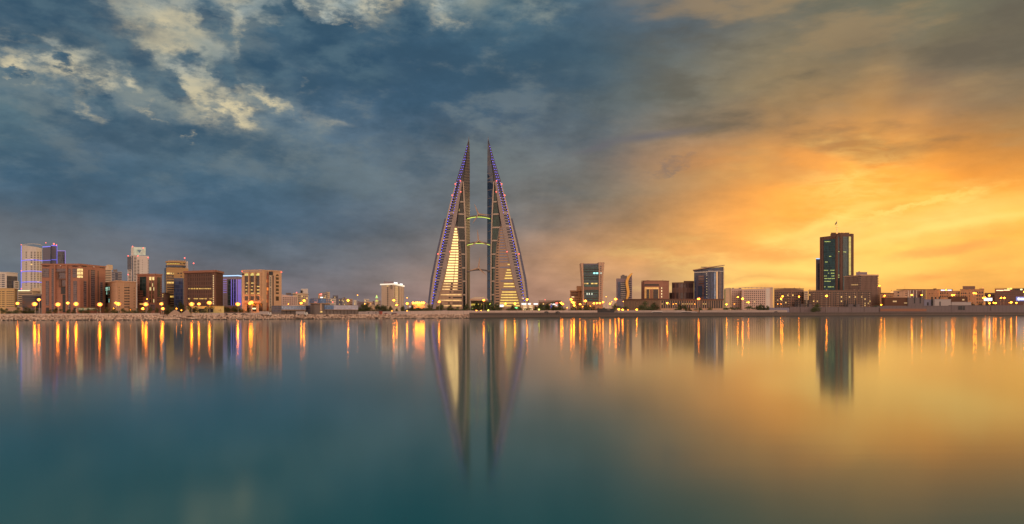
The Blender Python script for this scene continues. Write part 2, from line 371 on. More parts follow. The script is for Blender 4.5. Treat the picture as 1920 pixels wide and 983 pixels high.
def glass(name, col=(.03, .045, .07), dx=2.0, dz=3.6, line=.10, frame=(.10, .10, .12), lit=0.0, litcol=(1, .75, .25), ls=1.2, band=0.0, rough=.12, var=.8, metal=0.0):
    """curtain wall: panes with their own tint, mullions, some rooms lit"""
    m, t, p = base_mat(name); x, y, z = t.sep(coords(t))
    u = t.m('DIVIDE', t.m('ADD', x, t.m('MULTIPLY', y, 1.13)), dx); w = t.m('DIVIDE', z, dz)
    cell = t.comb(t.m('FLOOR', u), t.m('FLOOR', w), 0.0)
    wn = t.n('ShaderNodeTexWhiteNoise', noise_dimensions='3D'); t.put(wn.inputs['Vector'], cell); r = wn.outputs['Value']
    fu = t.m('ABSOLUTE', t.m('SUBTRACT', t.m('FRACT', u), .5)); fw = t.m('ABSOLUTE', t.m('SUBTRACT', t.m('FRACT', w), .5))
    ln = t.m('MAXIMUM', t.rng(fu, .5-line, .5-line*.5), t.rng(fw, .5-line*1.3, .5-line*.7))
    if band: ln = t.m('MAXIMUM', ln, t.m('GREATER_THAN', fw, .5-band))
    v = t.m('ADD', 1-var/2, t.m('MULTIPLY', r, var))
    base = t.mix(ln, t.vm('MULTIPLY', col, t.comb(v, v, v)), frame)
    t.put(p.inputs['Base Color'], base); t.put(p.inputs['Roughness'], t.m('ADD', rough, t.m('MULTIPLY', ln, .4)))
    p.inputs['Metallic'].default_value = metal
    if lit:
        rown = t.n('ShaderNodeTexWhiteNoise', noise_dimensions='1D'); t.put(rown.inputs['W'], t.m('FLOOR', w))
        on = t.m('GREATER_THAN', t.m('ADD', t.m('MULTIPLY', r, .6), t.m('MULTIPLY', rown.outputs['Value'], .4)), 1-lit)
        e = t.m('MULTIPLY', on, t.m('SUBTRACT', 1.0, ln))
        p.inputs['Emission Color'].default_value = (*litcol, 1)
        t.put(p.inputs['Emission Strength'], t.m('MULTIPLY', e, ls))
        m.cycles.emission_sampling = 'NONE'
    return m
def flat(name, col, rough=.6, metal=0.0, var=.12):
    m, t, p = base_mat(name)
    n = t.noise(coords(t), .8, 4, .6).outputs['Fac']; v = t.m('ADD', 1-var/2, t.m('MULTIPLY', n, var))
    t.put(p.inputs['Base Color'], t.vm('MULTIPLY', col, t.comb(v, v, v))); p.inputs['Roughness'].default_value = rough; p.inputs['Metallic'].default_value = metal
    return m
def glow(name, col, st, sample=False, var=0.0, vscale=(.5, .5, .5)):
    m, t, p = base_mat(name); p.inputs['Base Color'].default_value = (.3, .3, .3, 1)
    p.inputs['Emission Color'].default_value = (*col, 1); p.inputs['Emission Strength'].default_value = st
    if var:
        n = t.noise(t.vm('MULTIPLY', coords(t), vscale), 1.0, 3, .6).outputs['Fac']
        t.put(p.inputs['Emission Strength'], t.m('MULTIPLY', t.rng(n, .3, .65, 1-var, 1+var*.3), st))
    m.cycles.emission_sampling = 'AUTO' if sample else 'NONE'
    return m
# ---------------------------------------------------------------- water
def water_mat():
    m, t, p = base_mat('sea_water'); g = t.n('ShaderNodeNewGeometry').outputs['Position']; x, y, z = t.sep(g)
    n = t.noise(t.vm('MULTIPLY', g, (.004, .02, 1.0)), 1.0, 3, .5).outputs['Fac']
    # a band of calmer water under the far shore, ruffled water nearer in
    yy = t.m('ADD', y, t.m('ADD', t.m('MULTIPLY', t.m('SUBTRACT', n, .5), 30.0), t.m('MULTIPLY', x, -.10)))
    p.inputs['Base Color'].default_value = (0.0, .090, .104, 1)
    t.put(p.inputs['Roughness'], t.m('ADD', t.rng(yy, 60.0, 190.0, .088, .090), t.rng(yy, 34.0, 16.0, 0.0, .06)))
    p.inputs['IOR'].default_value = 1.333
    p.inputs['Specular Tint'].default_value = (.45, .9, 1.0, 1)
    n2 = t.noise(t.vm('MULTIPLY', g, (.03, .35, 1.0)), 1.0, 4, .55).outputs['Fac']
    b = t.n('ShaderNodeBump'); b.inputs['Strength'].default_value = .012; b.inputs['Distance'].default_value = .25
    t.put(b.inputs['Height'], n2); t.L.new(b.outputs[0], p.inputs['Normal'])
    return m
w = MB(); w.add([(-9000, -1500, 0), (9000, -1500, 0), (9000, 9000, 0), (-9000, 9000, 0)], [(0, 1, 2, 3)])
struct(w, 'water', water_mat())
# ---------------------------------------------------------------- shoreline
SH = [(-500, 440), (0, 517), (290, 545), (480, 590), (670, 632), (820, 668), (880, 690), (1000, 740), (1130, 800), (1290, 869), (1480, 980), (1640, 1050), (1920, 1062), (2500, 1062)]
def interp(tab, v):
    if v <= tab[0][0]: return tab[0][1]
    for a, b in zip(tab, tab[1:]):
        if v <= b[0]: return a[1]+(b[1]-a[1])*(v-a[0])/(b[0]-a[0])
    return tab[-1][1]
def shore(px): return interp(SH, px)

M = {}
M['ground'] = wall('sandy_ground', (.20, .155, .115), var=.5, stain=.3)
M['rock'] = wall('pale_rock', (.50, .36, .27), var=1.2, stain=.9)
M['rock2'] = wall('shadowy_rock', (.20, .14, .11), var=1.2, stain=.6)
M['rock3'] = wall('light_rock', (.62, .50, .40), var=.8, stain=.5)
M['wetrock'] = flat('wet_rock', (.03, .025, .02))
M['hoard'] = wall('hoarding_panels', (.52, .43, .39), bay=2.4, dark=.6)
M['quay'] = wall('quay_stone', (.115, .09, .08), floor=1.1, bay=2.2, dark=.55, var=.5)
M['conc'] = wall('grey_concrete', (.16, .135, .145), bay=5, floor=0, dark=.82)
M['lampmetal'] = flat('galvanised_metal', (.35, .33, .30), .45, .6)
M['amber'] = glow('sodium_lamp_glow', (1.0, .21, .003), 95.0, True)
M['halo'] = glow('amber_halo_glow', (1.0, .20, .006), 1.0)
M['amber2'] = glow('warm_lamp_glow', (1.0, .26, .01), 20.0, True)
M['white_l'] = glow('white_sign_glow', (.92, .97, 1.0), 1.15, True)
M['red_l'] = glow('red_beacon_glow', (1.0, .10, .08), 2.5)
M['blue_l'] = glow('blue_strip_glow', (.05, .10, 1.0), 1.0)
M['blue_dot'] = glow('blue_dot_glow', (.12, .12, 1.0), 2.4)
M['viol_l'] = glow('violet_strip_glow', (.20, .13, 1.0), .5)
M['cyan_l'] = glow('pale_blue_strip_glow', (.35, .65, 1.0), 1.2)
M['win_y'] = glow('lit_window', (1.0, .62, .10), .95, var=.75, vscale=(.35, .35, .1))
M['win_c'] = glow('lit_window_cream', (1.0, .74, .34), 1.15, var=.35, vscale=(.3, .3, .1))
M['win_w'] = glow('lit_window_pale', (.75, .9, .7), .9, var=.8, vscale=(.5, .5, .1))
M['green_l'] = glow('green_light', (.1, .9, .25), 2.0)
M['lime_l'] = glow('lime_light', (.65, .85, .08), 1.1)
M['dark'] = flat('dark_window_glass', (.012, .015, .022), .35)
M['darkb'] = flat('dark_blue_glass', (.02, .04, .085), .10)
M['roofm'] = flat('roof_plant_metal', (.16, .14, .135))
M['white'] = wall('white_paint', (.60, .57, .52), floor=3.4, dark=.9)
M['cream'] = wall('cream_stone', (.56, .45, .32), floor=3.4, dark=.88)
M['tan'] = wall('tan_stone', (.48, .33, .23), floor=3.2, bay=4, dark=.88)
M['brown'] = wall('brown_granite', (.33, .165, .115), floor=3.4, bay=3.0, dark=.88)
M['dbrown'] = wall('dark_brown_stone', (.15, .085, .065), floor=3.4, bay=3.0, dark=.8)
M['grey'] = wall('grey_render', (.30, .28, .29), floor=3.3, dark=.88)
M['mauve'] = wall('mauve_grey_cladding', (.24, .20, .24), floor=3.4, dark=.85)
M['trunkm'] = flat('bark', (.10, .07, .045))
M['leaf'] = flat('foliage', (.055, .075, .025), .6, var=.6)
M['frond'] = flat('palm_frond', (.05, .07, .025), .6, var=.5)
M['tyre'] = flat('tyre_rubber', (.02, .02, .02))
M['carwhite'] = flat('white_vehicle_paint', (.6, .6, .6), .3)
M['cardark'] = flat('dark_vehicle_paint', (.04, .045, .06), .3)
M['carred'] = flat('red_vehicle_paint', (.30, .04, .03), .3)
M['ink'] = flat('dark_lettering', (.02, .02, .025), .5)

# ---------------------------------------------------------------- buildings
class Face:
    def __init__(s, b, A, B):
        s.b = b; s.a = Vector(XY(*A)); s.e = Vector(XY(*B)); d = s.e-s.a; s.L = d.length; s.d = d/s.L; s.n = Vector((s.d.y, -s.d.x))
        s.Ym = (A[1]+B[1])/2
    def u(s, px):
        k = (px-960)/F                       # where the line of sight of that column meets the wall line
        den = s.d.x-k*s.d.y
        return (k*s.a.y-s.a.x)/den
    def pt(s, u, out): q = s.a+s.d*u+s.n*out; return (q.x, q.y)
    def slab(s, mb, px0, px1, py0, py1, o0=-.3, o1=.12):
        u0, u1 = s.u(px0), s.u(px1); um = max(0, min(s.L, (u0+u1)/2)); Y = (s.a+s.d*um).y
        return s.uslab(mb, u0, u1, ZA(py1, Y), ZA(py0, Y), o0, o1)
    def uslab(s, mb, u0, u1, z0, z1, o0=-.3, o1=.12):
        q = [s.pt(u0, o1), s.pt(u1, o1), s.pt(u1, o0), s.pt(u0, o0)]
        mb.hexa([(*p, z0) for p in q], [(*p, z1) for p in q]); return mb
class Bld:
    def __init__(s, name, label, corners, top, mat, base=GZ, depth=25, cat='building', group=None, hi=0, tops=None, body='wall'):
        s.c = corners; s.mat = mat
        P_ = [Vector(XY(*c)) for c in corners]
        org = (sum(p.x for p in P_)/len(P_), min(p.y for p in P_), base)
        s.t = thing(name, label, cat, org, group); s.base = base; s.org = org
        k0 = P_[0]/P_[0].length; k1 = P_[-1]/P_[-1].length
        poly = [tuple(p) for p in P_]+[tuple(P_[-1]+Vector((k1.x*.3+(.0), 1))*depth), tuple(P_[0]+Vector((k0.x*.3, 1))*depth)]
        # keep the hidden back corners inside the silhouette
        bl, br = poly[-1], poly[-2]
        mx0 = P_[0].x/P_[0].y; mx1 = P_[-1].x/P_[-1].y
        bl = (max(bl[0], mx0*bl[1]+.05) if True else bl[0], bl[1]); br = (min(br[0], mx1*br[1]-.05), br[1])
        poly[-1] = bl; poly[-2] = br
        s.poly = poly; s.ztop = ZA(top, corners[hi][1])
        zs = s.ztop
        if tops: 
            zt = [ZA(a, c[1]) for a, c in zip(tops, corners)]; zs = zt+[zt[-1], zt[0]]; s.ztop = max(zt)
        s.body = part(MB().prism(poly, base, zs), body, mat, s.t)
        s.f = [Face(s, a, b) for a, b in zip(corners, corners[1:])]
        s.wins = []
    def p(s, name, mat, fi, px0, px1, py0, py1, out=.12, label=None, parent=None, back=-.3):
        return part(s.f[fi].slab(MB(), px0, px1, py0, py1, back, out), name, mat, parent or s.t, label)
    def w(s, fi, px0, px1, py0, py1, mat='dark', out=.12):
        s.wins.append((fi, px0, px1, py0, py1, mat, out))
    def grid(s, fi, px0, px1, nx, py0, py1, ny, fw=.6, fh=.55, mat='dark', lit=0.0, lm='win_y', out=.1):
        """windows in columns and rows; rows stay level on the wall"""
        f = s.f[fi]; u0, u1 = f.u(px0), f.u(px1); z1, z0 = ZA(py0, f.Ym), ZA(py1, f.Ym)
        du = (u1-u0)/nx; dz = (z1-z0)/ny
        for i in range(nx):
            for j in range(ny):
                m = lm if random.random() < lit else mat
                a = u0+du*(i+.5-fw/2); b = z0+dz*(j+.5-fh/2)
                s.wins.append(('u', fi, a, a+du*fw, b, b+dz*fh, m, out))
    def parapet(s, h=1.0, o=.35, mat=None, name='parapet'):
        mb = MB(); n = len(s.c)
        for f in s.f: f.uslab(mb, -o*.5, f.L+o*.5, s.ztop-h*.5, s.ztop+h*.5, -.5, o)
        return part(mb, name, mat or s.mat, s.t)
    def box(s, px0, px1, top, Y, mat=None, name='plant_room', depth=9, label=None, z0=None):
        a, b = XY(px0, Y), XY(px1, Y); z0 = (s.ztop-.2) if z0 is None else z0
        k = a[0]/Y; 
        poly = [a, b, (b[0]*(1+depth/Y) if b[0] < 0 else b[0], Y+depth), (a[0]*(1+depth/Y) if a[0] > 0 else a[0], Y+depth)]
        return part(MB().prism(poly, z0, ZA(top, Y)), name, mat or M['roofm'], s.t, label)
    def beacon(s, px, py, Y, r=.7, mat='red_l'):
        x, y = XY(px, Y); z = ZA(py, Y)
        return part(MB().ball((x, y, z), r, n=6, m=4), 'beacon', M[mat], s.t)
    def mast(s, px, py0, py1, Y, r=.18):
        x, y = XY(px, Y); return part(MB().tube((x, y, ZA(py1, Y)), (x, y, ZA(py0, Y)), r, r*.4, 5), 'mast', M['roofm'], s.t)
    def lights_on(s): pass
    def done(s, cap=90):
        def area(w):
            if w[0] == 'u': return (w[3]-w[2])*(w[5]-w[4])
            Y = s.f[w[0]].Ym; return (w[2]-w[1])*(w[4]-w[3])*(Y/F)**2
        ws = sorted(s.wins, key=area, reverse=True)
        def put(mb, w):
            if w[0] == 'u': s.f[w[1]].uslab(mb, w[2], w[3], w[4], w[5], -.3, w[7]); return w[6]
            s.f[w[0]].slab(mb, w[1], w[2], w[3], w[4], -.3, w[6]); return w[5]
        for w_ in ws[:cap]:
            mb = MB(); k = put(mb, w_)
            part(mb, 'window', M[k], s.t, 'lit window' if k.startswith('win_') else None)
        rest = ws[cap:]
        if rest:
            ks = sorted({(w_[6] if w_[0] == 'u' else w_[5]) for w_ in rest}); mb = MB()
            for w_ in rest:
                mb.cur = ks.index(w_[6] if w_[0] == 'u' else w_[5]); put(mb, w_)
            part(mb, 'window', [M[k] for k in ks], s.t, kind='stuff')
        return s
M['g_navy'] = glass('navy_curtain_wall', (.02, .035, .075), 2.0, 3.6, .06, (.05, .06, .09))
M['g_slate'] = glass('slate_curtain_wall', (.06, .07, .10), 2.0, 3.6, .06, (.09, .09, .12))
M['g_mull'] = glass('mullioned_office_glass', (.085, .075, .095), 1.5, 1.7, .12, (.17, .13, .14), lit=.01, ls=.5)
M['g_green'] = glass('green_curtain_wall', (.02, .045, .05), 1.8, 3.4, .06, (.035, .05, .055), lit=.02, litcol=(.8, .8, .5), ls=.4)
M['g_teal'] = glass('teal_strip_glass', (.01, .05, .05), 1.5, 3.4, .08, (.05, .09, .09), lit=.35, litcol=(.5, .9, .7), ls=.7)
M['g_gold'] = glass('lit_gold_glass', (.10, .07, .04), 1.6, 3.4, .1, (.22, .12, .08), lit=.30, litcol=(1, .8, .35), ls=.7)
M['g_blue'] = glass('deep_blue_glass', (.03, .05, .12), 2.0, 3.6, .07, (.04, .05, .10))
M['g_drum'] = glass('drum_glass', (.03, .03, .04), 2.4, 3.6, .1, (.2, .15, .1), lit=.3, litcol=(1, .7, .1), ls=.9)
M['g_grid'] = glass('bronze_grid_glass', (.05, .045, .055), 1.0, 3.4, .14, (.14, .09, .08), lit=.03, ls=.4)
M['g_bank'] = glass('bank_bay_glass', (.03, .02, .018), 1.6, 3.0, .08, (.06, .035, .025), lit=.10, litcol=(1, .65, .12), ls=.6)
M['g_hall'] = glass('hall_grid_glass', (.06, .07, .11), 1.5, 1.5, .12, (.10, .08, .09))
M['g_hallb'] = glass('pale_blue_hall_glass', (.33, .42, .58), 1.5, 1.4, .10, (.20, .25, .36), var=.5, rough=.25)
M['g_hallw'] = glass('white_hall_glass', (.42, .45, .60), 1.6, 1.5, .06, (.30, .32, .42), var=.3, rough=.25)
M['g_hallc'] = glass('blue_hall_glass', (.10, .20, .40), 1.6, 1.6, .10, (.06, .10, .20), var=.6, rough=.2)
M['g_pav'] = glass('pavilion_glass', (.04, .03, .02), 2.5, 3.0, .1, (.08, .06, .03), lit=.35, litcol=(1, .7, .1), ls=.7)
M['yellowish'] = wall('yellow_rendered_wall', (.58, .42, .20), floor=3.0, dark=.88)
M['white2'] = wall('white_cladding', (.58, .56, .53), floor=3.2, dark=.92)
M['slate'] = wall('slate_cladding', (.14, .14, .19), floor=3.6, dark=.85)
M['tan2'] = wall('pink_tan_stone', (.58, .38, .25), floor=4.8, dark=.94)
M['brown2'] = wall('reddish_brown_band', (.26, .13, .09))
M['goldtan'] = wall('golden_tan_cladding', (.42, .27, .12), floor=3.4, dark=.85)
M['limewall'] = wall('lime_lit_wall', (.55, .52, .22))
M['tanbank'] = wall('bank_stone', (.55, .36, .22), floor=3.4, bay=0, dark=.93)
M['orange_sh'] = glass('orange_lift_shaft', (.35, .08, .02), 1.5, 3.2, .12, (.15, .05, .02), lit=.35, litcol=(1, .28, .03), ls=.9)
M['signwhite'] = flat('cream_sign_board', (.55, .48, .36))
M['pinkwhite'] = wall('pinkish_white_render', (.60, .46, .40))
M['hotelw'] = wall('hotel_render', (.52, .43, .34), floor=3.6, dark=.93)
M['white_soft'] = glow('soft_roof_edge_light', (1.0, .85, .65), .9)
M['lime_w'] = glow('pale_lime_light', (.95, 1.0, .5), 1.3)
M['green_s'] = glow('soft_green_light', (.35, .9, .25), .8)
M['win_big'] = glow('lit_window_large', (1.0, .70, .22), .95, var=.5, vscale=(.6, .6, .6))
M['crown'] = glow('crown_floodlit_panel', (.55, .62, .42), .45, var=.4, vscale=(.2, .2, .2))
M['darkw'] = glass('brown_band_glass', (.05, .04, .035), 2.0, 30, .08, (.1, .07, .05), lit=.08, ls=.5)
M['warmgl'] = glow('warm_balcony_glow', (1.0, .55, .12), .45, var=.4)
M['arch_l'] = glow('arch_glow', (.85, .72, .10), .75, var=.4, vscale=(.4, .4, .4))
M['g_bronze'] = wall('bronze_dark_wall', (.13, .075, .06), floor=3.4)
M['g_paleb'] = glass('pale_blue_strip_glass', (.20, .30, .48), 1.6, 3.6, .06, (.15, .2, .3), rough=.15)
M['sunlit'] = flat('sunset_gleam_corner', (.85, .62, .35), .25, .2)  # sunset gleam on the tower corner, put into a bright yellow-cream colour
M['colon'] = wall('civic_stone', (.30, .20, .14), var=.3)
M['stoneg'] = wall('grey_green_stone', (.18, .15, .12), var=.3)
M['greenish'] = flat('greenish_panel', (.30, .36, .18))
M['tanwin'] = flat('shaded_window', (.16, .11, .09))
M['towerst'] = wall('tower_brown_stone', (.13, .07, .055), floor=3.6, bay=3, dark=.9)
M['win_g'] = glow('lit_green_yellow_window', (.62, .80, .12), .62, var=.8, vscale=(.6, .6, .6))
M['amb_soft'] = glow('amber_floodlit_glow', (1.0, .42, .06), 1.1, var=.4)  # floodlighting on monument and dome put in as their own glow; also roof beacons
M['ribc'] = wall('pinkish_ribbed_concrete', (.26, .18, .15), floor=3.3)
M['mallst'] = wall('mall_stone', (.12, .075, .065), floor=3.4, dark=.7)
M['yel_s'] = glow('yellow_sign_glow', (1.0, .75, .08), 1.6)
M['blue_s'] = glow('blue_sign_border', (.02, .16, .75), .7)
M['chim'] = flat('dark_steel', (.03, .03, .035))
M['screenb'] = wall('dark_brown_screen', (.11, .05, .03), var=.5)
M['warehouse'] = wall('blue_grey_sheeting', (.22, .22, .31), bay=3, dark=.85)
M['kerbwhite'] = wall('pale_fence', (.40, .34, .32), bay=1.5, dark=.55)
M['sandm'] = wall('sand_heap', (.33, .24, .18), var=.4)
M['signgreen'] = flat('road_sign_green', (.03, .16, .08))
M['contw'] = wall('white_container', (.40, .36, .36), bay=.5, dark=.8)
M['contr'] = flat('red_container', (.34, .07, .05))
M['lime_b'] = glow('lime_lamp_glow', (.75, .85, .08), 12.0, True)
# ---------------------------------------------------------------- the twin sail towers
TY = 1137.0
PR = {  # photo column of each vertical line of the left sail by photo row
 'F2L': [(409, 833.4), (420, 830.6), (475, 817.5), (522, 807.6), (579, 801.0)],
 'OL': [(262, 878.6), (300, 867.5), (341, 854.8), (378, 844.6), (411, 836.4), (475, 821.5), (522, 812), (579, 804.5)],
 'BL': [(262, 878.9), (300, 868.2), (341, 857.0), (378, 847.5), (411, 839.2), (475, 825.6), (522, 816.6), (579, 808.4)],
 'BR': [(262, 879.2), (300, 873.2), (341, 863.2), (378, 855), (420, 846.8), (475, 835.2), (522, 825.2), (579, 811.0)],
 'FL': [(341, 867.0), (378, 861.6), (420, 854.6), (475, 843.4), (522, 832.4), (579, 816.6)],
 'FR': [(341, 867.0), (378, 862.4), (420, 855.4), (457, 862.2), (475, 864.6), (530, 867.0), (579, 867.8)],
 'AL': [(341, 867.1), (378, 862.8), (420, 857.2), (457, 863.0), (475, 865.4), (530, 867.8), (579, 868.4)],
 'AR': [(341, 867.6), (378, 869.3), (420, 871.2), (475, 872.4), (579, 872.9)],
 'RR': [(262, 879.4), (300, 874.0), (331, 869.8), (341, 869.4), (378, 871.8), (420, 873.6), (475, 874.8), (579, 875.4)],
 'SR': [(262, 879.6), (275, 880.4), (300, 880.8), (579, 881.2)],
}
YO = {'F2L': 13, 'OL': 9, 'BL': 5, 'BR': -3, 'FL': -7, 'FR': -5, 'AL': -3, 'AR': -1, 'RR': 1, 'SR': 24}
def sail(mirror, label):
    sgn = -1 if mirror else 1
    CX = 897.25
    def pos(key, py, back=0.0):
        px = interp(PR[key], py) if key in PR else key
        k = min(1.0, max(.03, (interp(PR['SR'], py)-interp(PR['OL'], py))/76.0))
        if mirror: px = 2*CX-px
        Y = TY+YO.get(key, 0)*k
        x = (px-960)/F*Y
        return (x, Y+back*k if back > 1.2 else Y+back, ZA(py, TY))
    cxw = ((CX+(-47 if not mirror else 47))-960)/F*TY
    t = thing('sail_tower', label, 'skyscraper', (cxw, TY, GZ), 'twin sail towers')
    def rows(a, b, st=6.0):
        n = max(1, int((b-a)/st)); return [a+(b-a)*i/n for i in range(n+1)]
    def ribbon(L, R, a, b, name, mat, out=0.0, th=1.2, label=None, st=8.0, parent=None):
        secs = []
        for py in rows(a, b, st):
            l0, r0 = pos(L, py), pos(R, py)
            if abs(r0[0]-l0[0]) < .25: r0 = (l0[0]+sgn*.25, r0[1], r0[2])
            secs.append([(l0[0], l0[1]-out, l0[2]), (r0[0], r0[1]-out, r0[2]), (r0[0], r0[1]-out+th, r0[2]), (l0[0], l0[1]-out+th, l0[2])])
        secs.reverse()
        return part(MB().loft(secs), name, mat, parent or t, label)
    B0 = 582.0
    # core volume
    secs = []
    for py in reversed(rows(266, B0, 8)):
        f = [pos(k, py) for k in ('OL', 'BL', 'BR')]
        if py > 341: f += [pos(k, py) for k in ('FL', 'FR', 'AL', 'AR')]
        else: f += [pos('BR', py)]*2+[pos('RR', py)]*2
        f += [pos('RR', py), pos('SR', py)]
        f = [(x, y+1.0, z) for x, y, z in f]
        bx = (f[0][0]*.35+f[-1][0]*.65); k = min(1, max(.03, (581-266-(581-py))/315))
        sec = f+[(bx, TY+52*k+1.2, f[0][2]), (f[0][0]*.75+f[-1][0]*.25, TY+40*k+1.2, f[0][2])]
        secs.append(sec)
    part(MB().loft(secs), 'core', M['t_core'], t)
    # spire crown
    ribbon('OL', 'BR', 262, 341, 'crown_panel', M['t_navy'], .6, 1.2)
    tip = pos('SR', 262)
    part(MB().tube((tip[0]-sgn*.4, tip[1], tip[2]-3), (tip[0]-sgn*.3, tip[1], tip[2]+5), .7, .1, 6), 'spire', M['roofm'], t)
    # side wall toward the twin
    secs = []
    for py in reversed(rows(264, B0, 10)):
        a, b = pos('RR', py), pos('SR', py)
        secs.append([(a[0], a[1]-.2, a[2]), (b[0], b[1]-.2, b[2]), (b[0]-sgn*.2, b[1]+.8, b[2]), (a[0]-sgn*.2, a[1]+.8, a[2])])
    part(MB().loft(secs), 'side_glazing', M['t_side_b' if mirror else 't_side'], t)
    # fins
    ribbon('F2L', 'OL', 409, B0, 'outer_fin', M['t_fin'], .2, 5.0)
    ribbon('OL', 'BL', 341, B0, 'outer_rib', M['t_white'], 1.2, 3.0)
    ribbon('BR', 'FL', 341, B0, 'inner_fin', M['t_rib'], 1.6, 3.0)
    # shaded balcony band with floor slabs and blue lights
    ribbon('BL', 'BR', 341, B0, 'balcony_wall', M['t_band'], -.4, 1.0)
    n = 0
    py = 372.0
    while py < 577:
        mb = MB(); l, r = pos('BL', py), pos('BR', py)
        x0, x1 = l[0]+sgn*(abs(r[0]-l[0])*.22), r[0]
        y0, y1 = l[1]+(r[1]-l[1])*.22, r[1]
        q = [(x0, y0-.9), (x1, y1-.9), (x1, y1+1), (x0, y0+1)]
        mb.hexa([(*p, l[2]-.35) for p in q], [(*p, l[2]+(.75 if not mirror else 1.1)) for p in q]); part(mb, 'balcony', M['t_slab'], t); py += 5.13
    major = [379, 402.0, 427.0, 451.5, 477, 502.6, 527.6, 552.8]
    for py in major:
        a, b = pos('AL', py), pos('RR', py)
        if abs(b[0]-a[0]) > 1.5:
            q = [(a[0], a[1]-1.4), (b[0], b[1]-1.4), (b[0], b[1]+.6), (a[0], a[1]+.6)]
            part(MB().hexa([(*p, a[2]-.95) for p in q], [(*p, a[2]+.95) for p in q]), 'cross_beam', M['t_white'], t)
        if py > 390:
            a, b = pos('BL', py-2), pos('BR', py-2)
            q = [(a[0], a[1]-1.5), (b[0], b[1]-1.5), (b[0], b[1]+.6), (a[0], a[1]+.6)]
            part(MB().hexa([(*p, a[2]-.7) for p in q], [(*p, a[2]+1.2) for p in q]), 'cross_beam', M['t_white'], t)
    # atrium glazing and its rib
    ribbon('AL', 'AR', 350, B0, 'atrium_glazing', M['t_atrium_b' if mirror else 't_atrium'], -.2, .9)
    ribbon('AR', 'RR', 341, B0, 'atrium_rib', M['t_white'], 1.5, 2.6)
    ribbon('FR', 'AL', 425, B0, 'facade_edge_rib', M['t_rib'], 1.7, 2.6)
    # office facade, a strip window on every floor
    ribbon('FL', 'FR', 425, B0, 'facade', M['t_facade'], .6, 2.0)
    k = 0; py = 430.0
    while py < 576:
        l, r = pos('FL', py), pos('FR', py); W = abs(r[0]-l[0]); h = 1.0
        def strip(f0, f1, mat, lab=None, hh=1.0):
            if W*(f1-f0) < 1: return
            a = (l[0]+sgn*W*f0, l[1]+(r[1]-l[1])*f0); b = (l[0]+sgn*W*f1, l[1]+(r[1]-l[1])*f1)
            q = [(a[0], a[1]-.85), (b[0], b[1]-.85), (b[0], b[1]+.4), (a[0], a[1]+.4)]
            part(MB().hexa([(*p, l[2]-hh) for p in q], [(*p, l[2]+hh) for p in q]), 'window', mat, t, lab)
        if not mirror:
            u = (py-430)/146
            end = .86 if u < .15 else .76
            if u < .68:
                strip(.03+.05*u, .52, M['t_lit'], 'lit strip window', 1.12); strip(.56, end, M['t_lit'], 'lit strip window', 1.12)
                if u > .15: strip(.80, .97, M['dark'])
            elif u < .8:
                strip(.06, .42, M['t_lit2'], 'dim lit strip window', .7); strip(.44, .52, M['dark'], None, .8); strip(.55, .76, M['t_lit2'], 'dim lit strip window', .7); strip(.80, .97, M['dark'])
            else:
                if k % 2 == 0: strip(.06, .96, M['t_lit2'], 'dim lit strip window', .6)
                else: strip(.42, .50, M['dark'], None, .8); strip(.60, .97, M['dark'], None, .7)
        else:
            u = (py-430)/146
            # facade seen from its own left edge: mirrored order
            lit = {13: .16, 15: .28, 16: .36, 17: .42, 18: .48, 20: .55, 21: .58, 23: .68, 24: .72, 25: .74, 26: .77, 27: .80, 28: .82}
            if k in lit: strip(.04 if k > 14 else .02, lit[k]*.98, M['t_litr'], 'lit yellow strip window', .75)
            else: strip(.05, .70, M['t_dimr'], None, .8)
            strip(.80, .95, M['dark'], None, .8)
        k += 1; py += 5.13
    # blue festoon lights on crown and balcony edge, red beacons
    def dot(p, mat='blue_dot', r=.75, nm='light'):
        part(MB().ball((p[0], p[1]-1.6, p[2]), r, n=6, m=4), nm, M[mat], t)
    py = 275
    while py < 400:
        if py < 341: 
            a, b = pos('OL', py), pos('BR', py)
            for f in ((.35, .8) if py > 295 else (.55,)): dot([a[i]+(b[i]-a[i])*f for i in range(3)], r=.42)
        else:
            a, b = pos('BL', py), pos('BR', py)
            for f in (.05, .95): dot([a[i]+(b[i]-a[i])*f for i in range(3)], r=.42)
        py += 4.8
    while py < 572:
        a, b = pos('BL', py), pos('BR', py)
        dot([a[i]+(b[i]-a[i])*(.14 if not mirror else .20) for i in range(3)], r=.62 if not mirror else .5); py += 5.13
    for f, py in (('OL', 345), ('OL', 366), ('BR', 340), ('FL', 361), ('OL', 476), ('FL', 473)):
        p = pos(f, py); dot((p[0], p[1]-1, p[2]), 'red_l', .85, 'beacon')
    return t
M['t_core'] = flat('tower_core', (.04, .045, .06), .3)
M['t_navy'] = glass('crown_navy_panels', (.018, .018, .06), 2.2, 3.9, .06, (.03, .03, .05))
M['t_side'] = glass('mesh_side_glazing', (.035, .04, .05), 3.0, 3.9, .16, (.16, .14, .12), lit=0.0, rough=.5)
M['t_side_b'] = glass('blue_side_glazing', (.02, .045, .10), 3.0, 11.7, .05, (.14, .14, .16), rough=.1)
M['t_fin'] = wall('blue_grey_fin_panels', (.10, .115, .19), floor=3.9, dark=.7)
M['t_white'] = wall('white_tower_ribs', (.44, .37, .31), floor=3.9, dark=.9)
M['t_rib'] = wall('inner_fin_panels', (.29, .245, .235), floor=3.9, bay=4.0, dark=.8)
M['t_band'] = glass('shaded_balcony_glazing', (.02, .022, .045), 3.0, 4.5, .05, (.05, .05, .07))
M['t_slab'] = flat('balcony_slabs', (.32, .29, .31))
M['t_atrium'] = glass('atrium_glazing', (.012, .02, .02), 2.4, 3.9, .04, (.03, .03, .03), lit=.07, litcol=(1, .7, .2), ls=.6)
